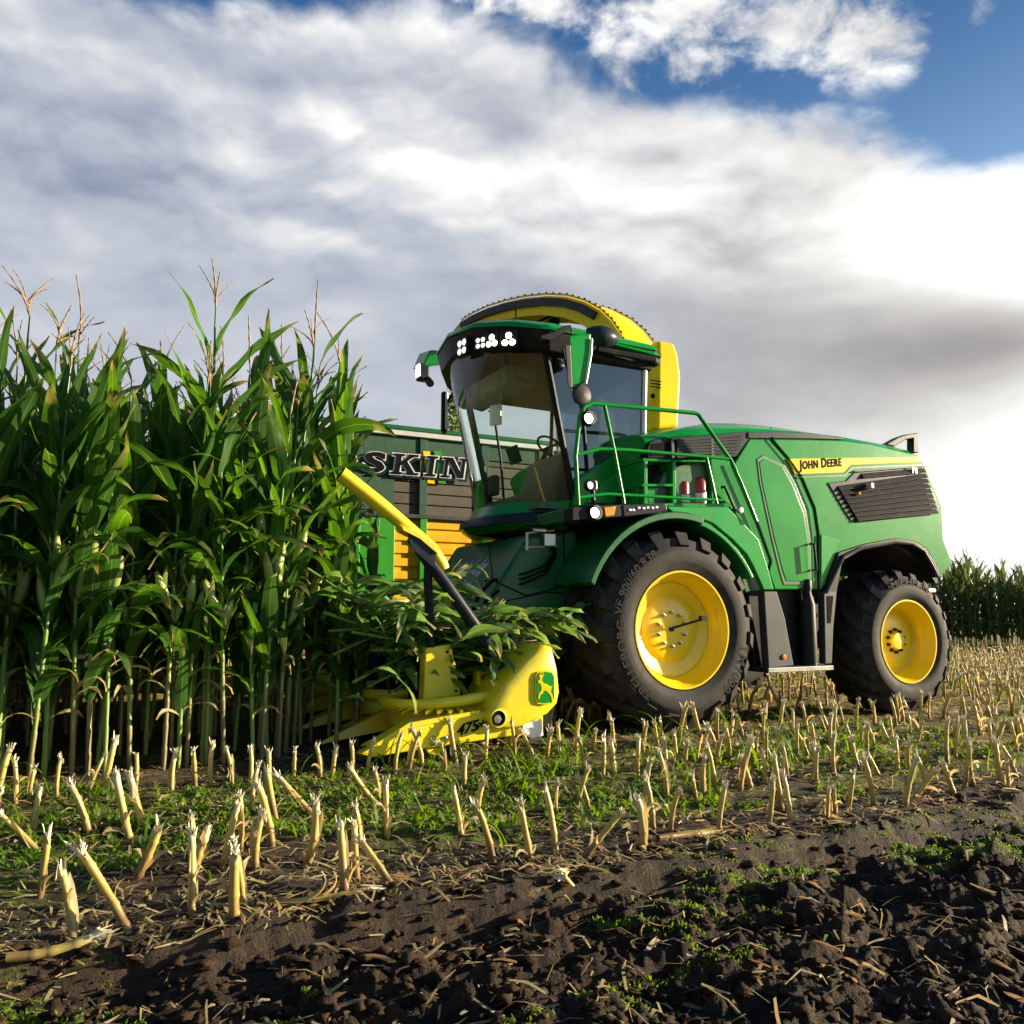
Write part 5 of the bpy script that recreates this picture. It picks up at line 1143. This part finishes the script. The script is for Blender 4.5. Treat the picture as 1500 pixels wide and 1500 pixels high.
EXP = [((58, 1315), (75, 1218), "thick pale cut stalk leaning right near the left edge of the front row"),
 ((107, 1378), (103, 1262), "golden brown cut stalk standing upright with a skirt of torn husk, lowest at left"),
 ((186, 1362), (130, 1240), "long thin cut stalk leaning left beside the golden brown one"),
 ((200, 1287), (240, 1210), "pale cut stalk tilted right on bare soil, left part of the front row"),
 ((283, 1277), (304, 1212), "short cut stalk tilted right with a bent dry leaf, front row left of centre"),
 ((326, 1268), (348, 1176), "tall cut stalk with a wide flared pale top just behind the yellow green split one"),
 ((343, 1347), (341, 1230), "yellow green split cut stalk standing close to the dark soil edge"),
 ((374, 1270), (371, 1190), "cut stalk with a curled dry sheath right of the tall flared one"),
 ((453, 1257), (480, 1170), "pale cut stalk leaning right with split top, middle of the left front row"),
 ((505, 1308), (502, 1206), "orange brown cut stalk with curled leaves at its foot above the soil bank"),
 ((576, 1300), (530, 1225), "thin cut stalk leaning left right next to the orange brown one"),
 ((527, 1228), (522, 1178), "small grey cut stalk behind the orange brown one"),
 ((568, 1228), (564, 1146), "pale cut stalk standing straight below the header point"),
 ((676, 1226), (667, 1152), "pale straight cut stalk alone in front of the yellow header"),
 ((778, 1260), (760, 1172), "yellow green cut stalk leaning slightly left below the header end cover"),
 ((858, 1255), (908, 1184), "yellow green cut stalk tilted far right at the soil edge"),
 ((942, 1242), (946, 1165), "stout brown cut stalk with a torn side top at the soil edge"),
 ((1145, 1188), (1134, 1105), "slim golden cut stalk at the soil edge below the front wheel"),
 ((1280, 1182), (1276, 1110), "golden cut stalk at the soil edge between the wheels"),
 ((1326, 1180), (1332, 1108), "cut stalk with hooked torn top below the rear wheel"),
 ((1397, 1162), (1378, 1112), "thin cut stalk leaning left below the rear wheel"),
 ((1466, 1148), (1456, 1084), "dark straw coloured cut stalk nearest the right edge of the photo"),
 ((58, 1250), (0, 1185), "pale green cut stalk leaning out of the photo at the left edge"),
 ((210, 1222), (193, 1130), "tall brown cut stalk with white top leaning left in the second row"),
 ((190, 1230), (166, 1130), "tall golden cut stalk leaning left in front of the standing maize"),
 ((405, 1210), (388, 1124), "straight cut stalk with white split top in the second row"),
 ((460, 1195), (402, 1135), "long pale green cut stalk leaning left in the second row"),
 ((553, 1180), (503, 1128), "pale green cut stalk leaning left just below the header point")]
SG = "cut maize stalks standing in rows"
done = []
for k, (b, t, lab) in enumerate(EXP):
    w = GR(*b); 
    for _ in range(3): w = GR(b[0], b[1], float(height(w[0], w[1])))
    tp_ = DP(t[0], t[1], w[1]+rng.normal(0, .03)); h = float(np.linalg.norm(tp_-w)); o = stub_thing(700+k, h, min(.020, max(.013, .0160+.002*rng.normal())), True); lean_to(o, w, tp_)
    tag(o, lab, "cut stalk", SG); done.append(to_local(w))
done = np.array(done)
spr = [stub_thing(760+k, h, r, k % 2 == 0) for k, (h, r) in enumerate([(.26, .0145), (.30, .015), (.23, .0135), (.28, .0165), (.33, .014), (.20, .0155), (.27, .0125), (.31, .0165), (.24, .0145), (.29, .014)])]
sus = [False]*len(spr)
# candidate spots row by row
cand = []
for r in range(0, 60):
    ly = 4.4-.75*r
    x = -60.0
    while x < 6.6:
        x += rng.uniform(.085, .175) if x > -12 else rng.uniform(.16, .32)
        if r <= 2 and x > 1.8 and rng.random() < (.80 if r == 0 else .62): continue
        lx = x+rng.normal(0, .02); lyy = ly+rng.normal(0, .06)
        if lx > 2.9 and lyy < 1.8: continue
        if -4.4 < lx < 2.0 and lyy < 1.9 and (abs(abs(lyy)-1.2) < .5 or lx > 1.5): continue   # flattened by the wheels
        if 1.5 < lx < 3.3 and lyy < 2.1: continue
        if np.min(np.hypot(done[:, 0]-lx, done[:, 1]-lyy)) < .13: continue
        w = to_world((lx, lyy, 0)); d = w[1]
        if d < 2.2: continue
        px = 750+FPX*w[0]/w[1]
        if px < -60 or px > 1560 or w[1] > 26: continue
        if lyy < -6.4 and lx > 1.2: continue
        cand.append((math.hypot(w[0], w[1]), w[0], w[1]))
cand.sort(); print("stubs", len(cand))
def rand_lean(): 
    a = rng.uniform(0, 6.28); m = abs(rng.normal(0, .16))+(.35 if rng.random() < .08 else 0); return math.cos(a)*m, math.sin(a)*m
NI = 270
for d, x, y in cand[:NI]:
    k = rng.integers(len(spr)); o = spr[k] if not sus[k] else copy_tree(spr[k]); sus[k] = True
    z = float(height(x, y)); a, b = rand_lean(); s_ = rng.uniform(.72, 1.08)
    o.location = (x, y, z); o.rotation_euler = (a, b, rng.uniform(0, 6.28)); o.scale = (s_*1.05, s_*1.05, s_)
    tag(o, "short cut maize stalk with a frayed pale top standing behind the front row of stubble", "cut stalk", SG)
def far_stubs():
    geos = [stub(800+k, .25+.02*k, .014, k % 2 == 0) for k in range(5)]; V, F, UV, MI = [], [], [], []; off = 0
    for d, x, y in cand[NI:]:
        g = geos[rng.integers(5)]; a, b = rand_lean(); s_ = rng.uniform(.8, 1.1); z = float(height(x, y))
        Rm = np.array(Matrix.Rotation(a, 3, 'X') @ Matrix.Rotation(b, 3, 'Y') @ Matrix.Rotation(rng.uniform(0, 6.28), 3, 'Z'))
        for mi, mb in enumerate(g):
            if not mb.v: continue
            v = np.array(mb.v)*s_; V.append(v@Rm.T+np.array([x, y, z])); UV.append(np.array(mb.uv)); F.extend([tuple(i+off for i in q) for q in mb.f]); MI.extend([mi]*len(mb.f)); off += len(v)
    mb = MB(); mb.v = np.concatenate(V); mb.f = F; mb.uv = np.concatenate(UV); mb.mi = MI
    o = bpy.data.objects.new('stubble', mb.data('stubble', [M['stub'], M['fray'], M['leaf_dry']], 180)); COL.objects.link(o); tag(o, "far golden maize stubble stretching back around and behind the harvester", "stubble", kind='stuff')
far_stubs()
# ------------------------------------------------------------------ litter, weeds, fallen stalks
def scatter(n, fn, name, mat, label, cat, smooth=180):
    mb = MB()
    for _ in range(n): fn(mb)
    o = mb.build(name, mat, None, smooth=smooth); tag(o, label, cat, kind='stuff'); return o
def spot(ymin, ymax, xmin=-20, xmax=6.3, far=22):
    while True:
        # nearer spots more often
        r = 2.3+(far-2.3)*rng.random()**2.0; a = R(rng.uniform(-36, 36)); x, y = r*math.sin(a), r*math.cos(a); l = to_local((x, y, 0))
        if ymin < l[1] < ymax and xmin < l[0] < xmax and not (l[0] > 2.2 and l[1] < .9): return x, y, float(height(x, y)), l
def straw(mb, tilled=False):
    x, y, z, l = spot(4.5, 7.2, far=8) if tilled else spot(-12, 4.7)
    L = rng.uniform(.03, .16)*(1.3 if rng.random() < .15 else 1); w = rng.uniform(.003, .012); a = rng.uniform(0, 6.28); p = Vector((x, y, z+rng.uniform(.003, .02)))
    d = Vector((math.cos(a), math.sin(a), rng.normal(0, .22))).normalized(); e = Vector((-math.sin(a), math.cos(a), rng.normal(0, .4))).normalized()
    m = p+Vector((0, 0, rng.uniform(0, .02)))+e*rng.normal(0, .012); uvq = [(0, 0), (1, 0), (0, .5), (1, .5), (0, 1), (1, 1)]
    mb._add([p-d*L/2-e*w/2, p-d*L/2+e*w/2, m-e*w*.6, m+e*w*.6, p+d*L/2-e*w*.3, p+d*L/2+e*w*.3], [(0, 1, 3, 2), (2, 3, 5, 4)], uvq)
scatter(11000, straw, 'straw_litter', M['leaf_dry'], "dry straw and leaf scraps scattered between the stubble rows", "straw litter")
scatter(1500, lambda mb: straw(mb, True), 'soil_litter', M['leaf_dry'], "dry leaf scraps mixed into the churned dark soil in front", "plant litter")
def weed(mb):
    while True:
        x, y, z, l = spot(-9, 4.25, far=16)
        if fbm(np.array([x*.8]), np.array([y*.9]), 3, 55)[0]+.35*math.exp(-((l[1]-2.9)/1.0)**2)-.3*math.exp(-((l[1]-4.25)/.3)**2) > .12+rng.uniform(-.1, .1): break
    n = rng.integers(3, 8); s_ = rng.uniform(.6, 1.3)
    for k in range(n):
        leaf(mb, (x+rng.normal(0, .02), y+rng.normal(0, .02), z), rng.uniform(0, 6.28), rng.uniform(.02, .06)*s_, rng.uniform(.010, .024)*s_, R(rng.uniform(10, 50)), R(rng.uniform(60, 110)), 3, 0, .001)
scatter(3600, weed, 'weeds', M['weed'], "low bright green weeds growing between the cut stalks", "weeds")
def blade(mb):
    if rng.random() < .5:
        x, y, z, l = spot(1.9, 4.3, far=12)
    else:
        x, y, z, l = spot(1.6, 3.4, -1.5, 2.6, far=12)
    leaf(mb, (x, y, z), rng.uniform(0, 6.28), rng.uniform(.10, .42), rng.uniform(.008, .02), R(rng.uniform(5, 40)), R(rng.uniform(80, 140)), 7, rng.normal(0, .4), .003)
scatter(300, blade, 'grass_blades', M['weed'], "bright green grass blades and leaf ribbons arching between the stubs", "grass")
def scrap(mb):
    x, y, z, l = spot(3.6, 7.4, far=9)
    leaf(mb, (x, y, z+.008), rng.uniform(0, 6.28), rng.uniform(.05, .20), rng.uniform(.008, .020), R(rng.uniform(70, 88)), R(rng.uniform(88, 105)), 6, rng.normal(0, 2.2), .006, random, 1.0, rng.normal(0, .8))
scatter(300, scrap, 'leaf_scraps', M['leaf_old'], "curled dry leaf scraps lying on the dark soil and between stubs", "leaf scraps")
def crest_moss(mb):
    while True:
        x, y, z, l = spot(4.66, 5.6, far=9)
        if rutf(l[0], l[1]) > .5 and .75+2.2*fbm(np.array([l[0]*.7]), np.array([l[1]*1.4]), 3, 41)[0] > .7: break
    for k in range(3): leaf(mb, (x+rng.normal(0, .012), y+rng.normal(0, .012), z-.003), rng.uniform(0, 6.28), rng.uniform(.006, .020), rng.uniform(.004, .009), R(rng.uniform(5, 50)), R(rng.uniform(50, 100)), 2, 0, .001)
scatter(1900, crest_moss, 'moss', M['weed'], "bright moss growing in thin lines along the furrow crests in front", "moss")
# clods of earth on the churned ground
def clods():
    bm = bmesh.new(); bmesh.ops.create_icosphere(bm, subdivisions=2, radius=1.0); bv = np.array([v.co[:] for v in bm.verts]); bf = [tuple(v.index for v in f.verts) for f in bm.faces]; bm.free()
    shp = []
    for k in range(14):
        q = bv.copy(); n = fbm(q[:, 0]*1.5+k*3.7, q[:, 1]*1.5+q[:, 2]*1.9, 4, 60+k, .75); n2 = np.abs(fbm(q[:, 2]*2.1+k, q[:, 0]*2.3-q[:, 1]*1.7, 3, 30+k, .7))
        shp.append(q*(1.05+1.1*n-.8*n2)[:, None])
    mb = MB(); V = []; F = []; off = 0
    for i in range(8500):
        x, y, z, l = spot(4.48, 7.6, far=9)
        s_ = .004+.026*rng.random()**4; v = shp[rng.integers(14)]*s_*np.array([rng.uniform(.7, 1.9), rng.uniform(.7, 1.4), rng.uniform(.4, .75)])
        a = rng.uniform(0, 6.28); Rm = np.array([[math.cos(a), -math.sin(a), 0], [math.sin(a), math.cos(a), 0], [0, 0, 1]])
        V.append(v@Rm.T+np.array([x, y, z+s_*.12])); F.extend([tuple(j+off for j in f) for f in bf]); off += len(v)
    mb.v = np.concatenate(V); mb.f = F; mb.uv = np.zeros((off, 2)); mb.mi = [0]*len(F)
    me = mb.data('soil_clods', [pmat("clod_soil", (.036, .021, .011), .9, var=.45, scale=9, bump=.6, bscale=70, spec=.2)], 180)
    o = bpy.data.objects.new('soil_clods', me); COL.objects.link(o); tag(o, "crumbly dark brown clods lying on the churned foreground soil", "soil clods", kind='stuff')
clods()
# larger pieces one can tell apart
def fallen(px0, px1, r, label, mat='stub', seed=1):
    a, b = GR(*px0), GR(*px1); a = GR(px0[0], px0[1], float(height(a[0], a[1]))+r*.7); b = GR(px1[0], px1[1], float(height(b[0], b[1]))+r*.7)
    L = float(np.linalg.norm(b-a)); o = stub_thing(seed, L, r, True); o.name = 'fallen_stalk'; lean_to(o, a, b); tag(o, label, "fallen stalk", "fallen stalk pieces")
fallen((978, 1226), (1088, 1212), .016, "pale fallen stalk lying on the soil bank right of the stout brown stub", seed=901)
fallen((40, 1400), (150, 1385), .015, "dry fallen stalk lying along the soil edge at the left", seed=902)
fallen((400, 1322), (545, 1315), .010, "thin dry fallen stalk lying at the soil edge below the orange brown stub", seed=903)
fallen((1005, 1285), (940, 1293), .010, "short fallen stalk piece on the dark soil right of centre", seed=904)
fallen((520, 1395), (480, 1385), .011, "short fallen stalk piece half buried in the dark soil", seed=905)
fallen((880, 1320), (815, 1312), .010, "short pale fallen stalk on the churned soil below the centre", seed=906)
fallen((115, 1215), (205, 1195), .010, "pale fallen stalk lying flat between two leaning stubs on the left", seed=907)
for k in range(len(protos)):
    if not used[k]: place_plant(5+k*.2, -.1, lab_in, MG, k)
for k in range(len(spr)):
    if not sus[k]:
        for ch in list(spr[k].children): bpy.data.objects.remove(ch)
        bpy.data.objects.remove(spr[k])
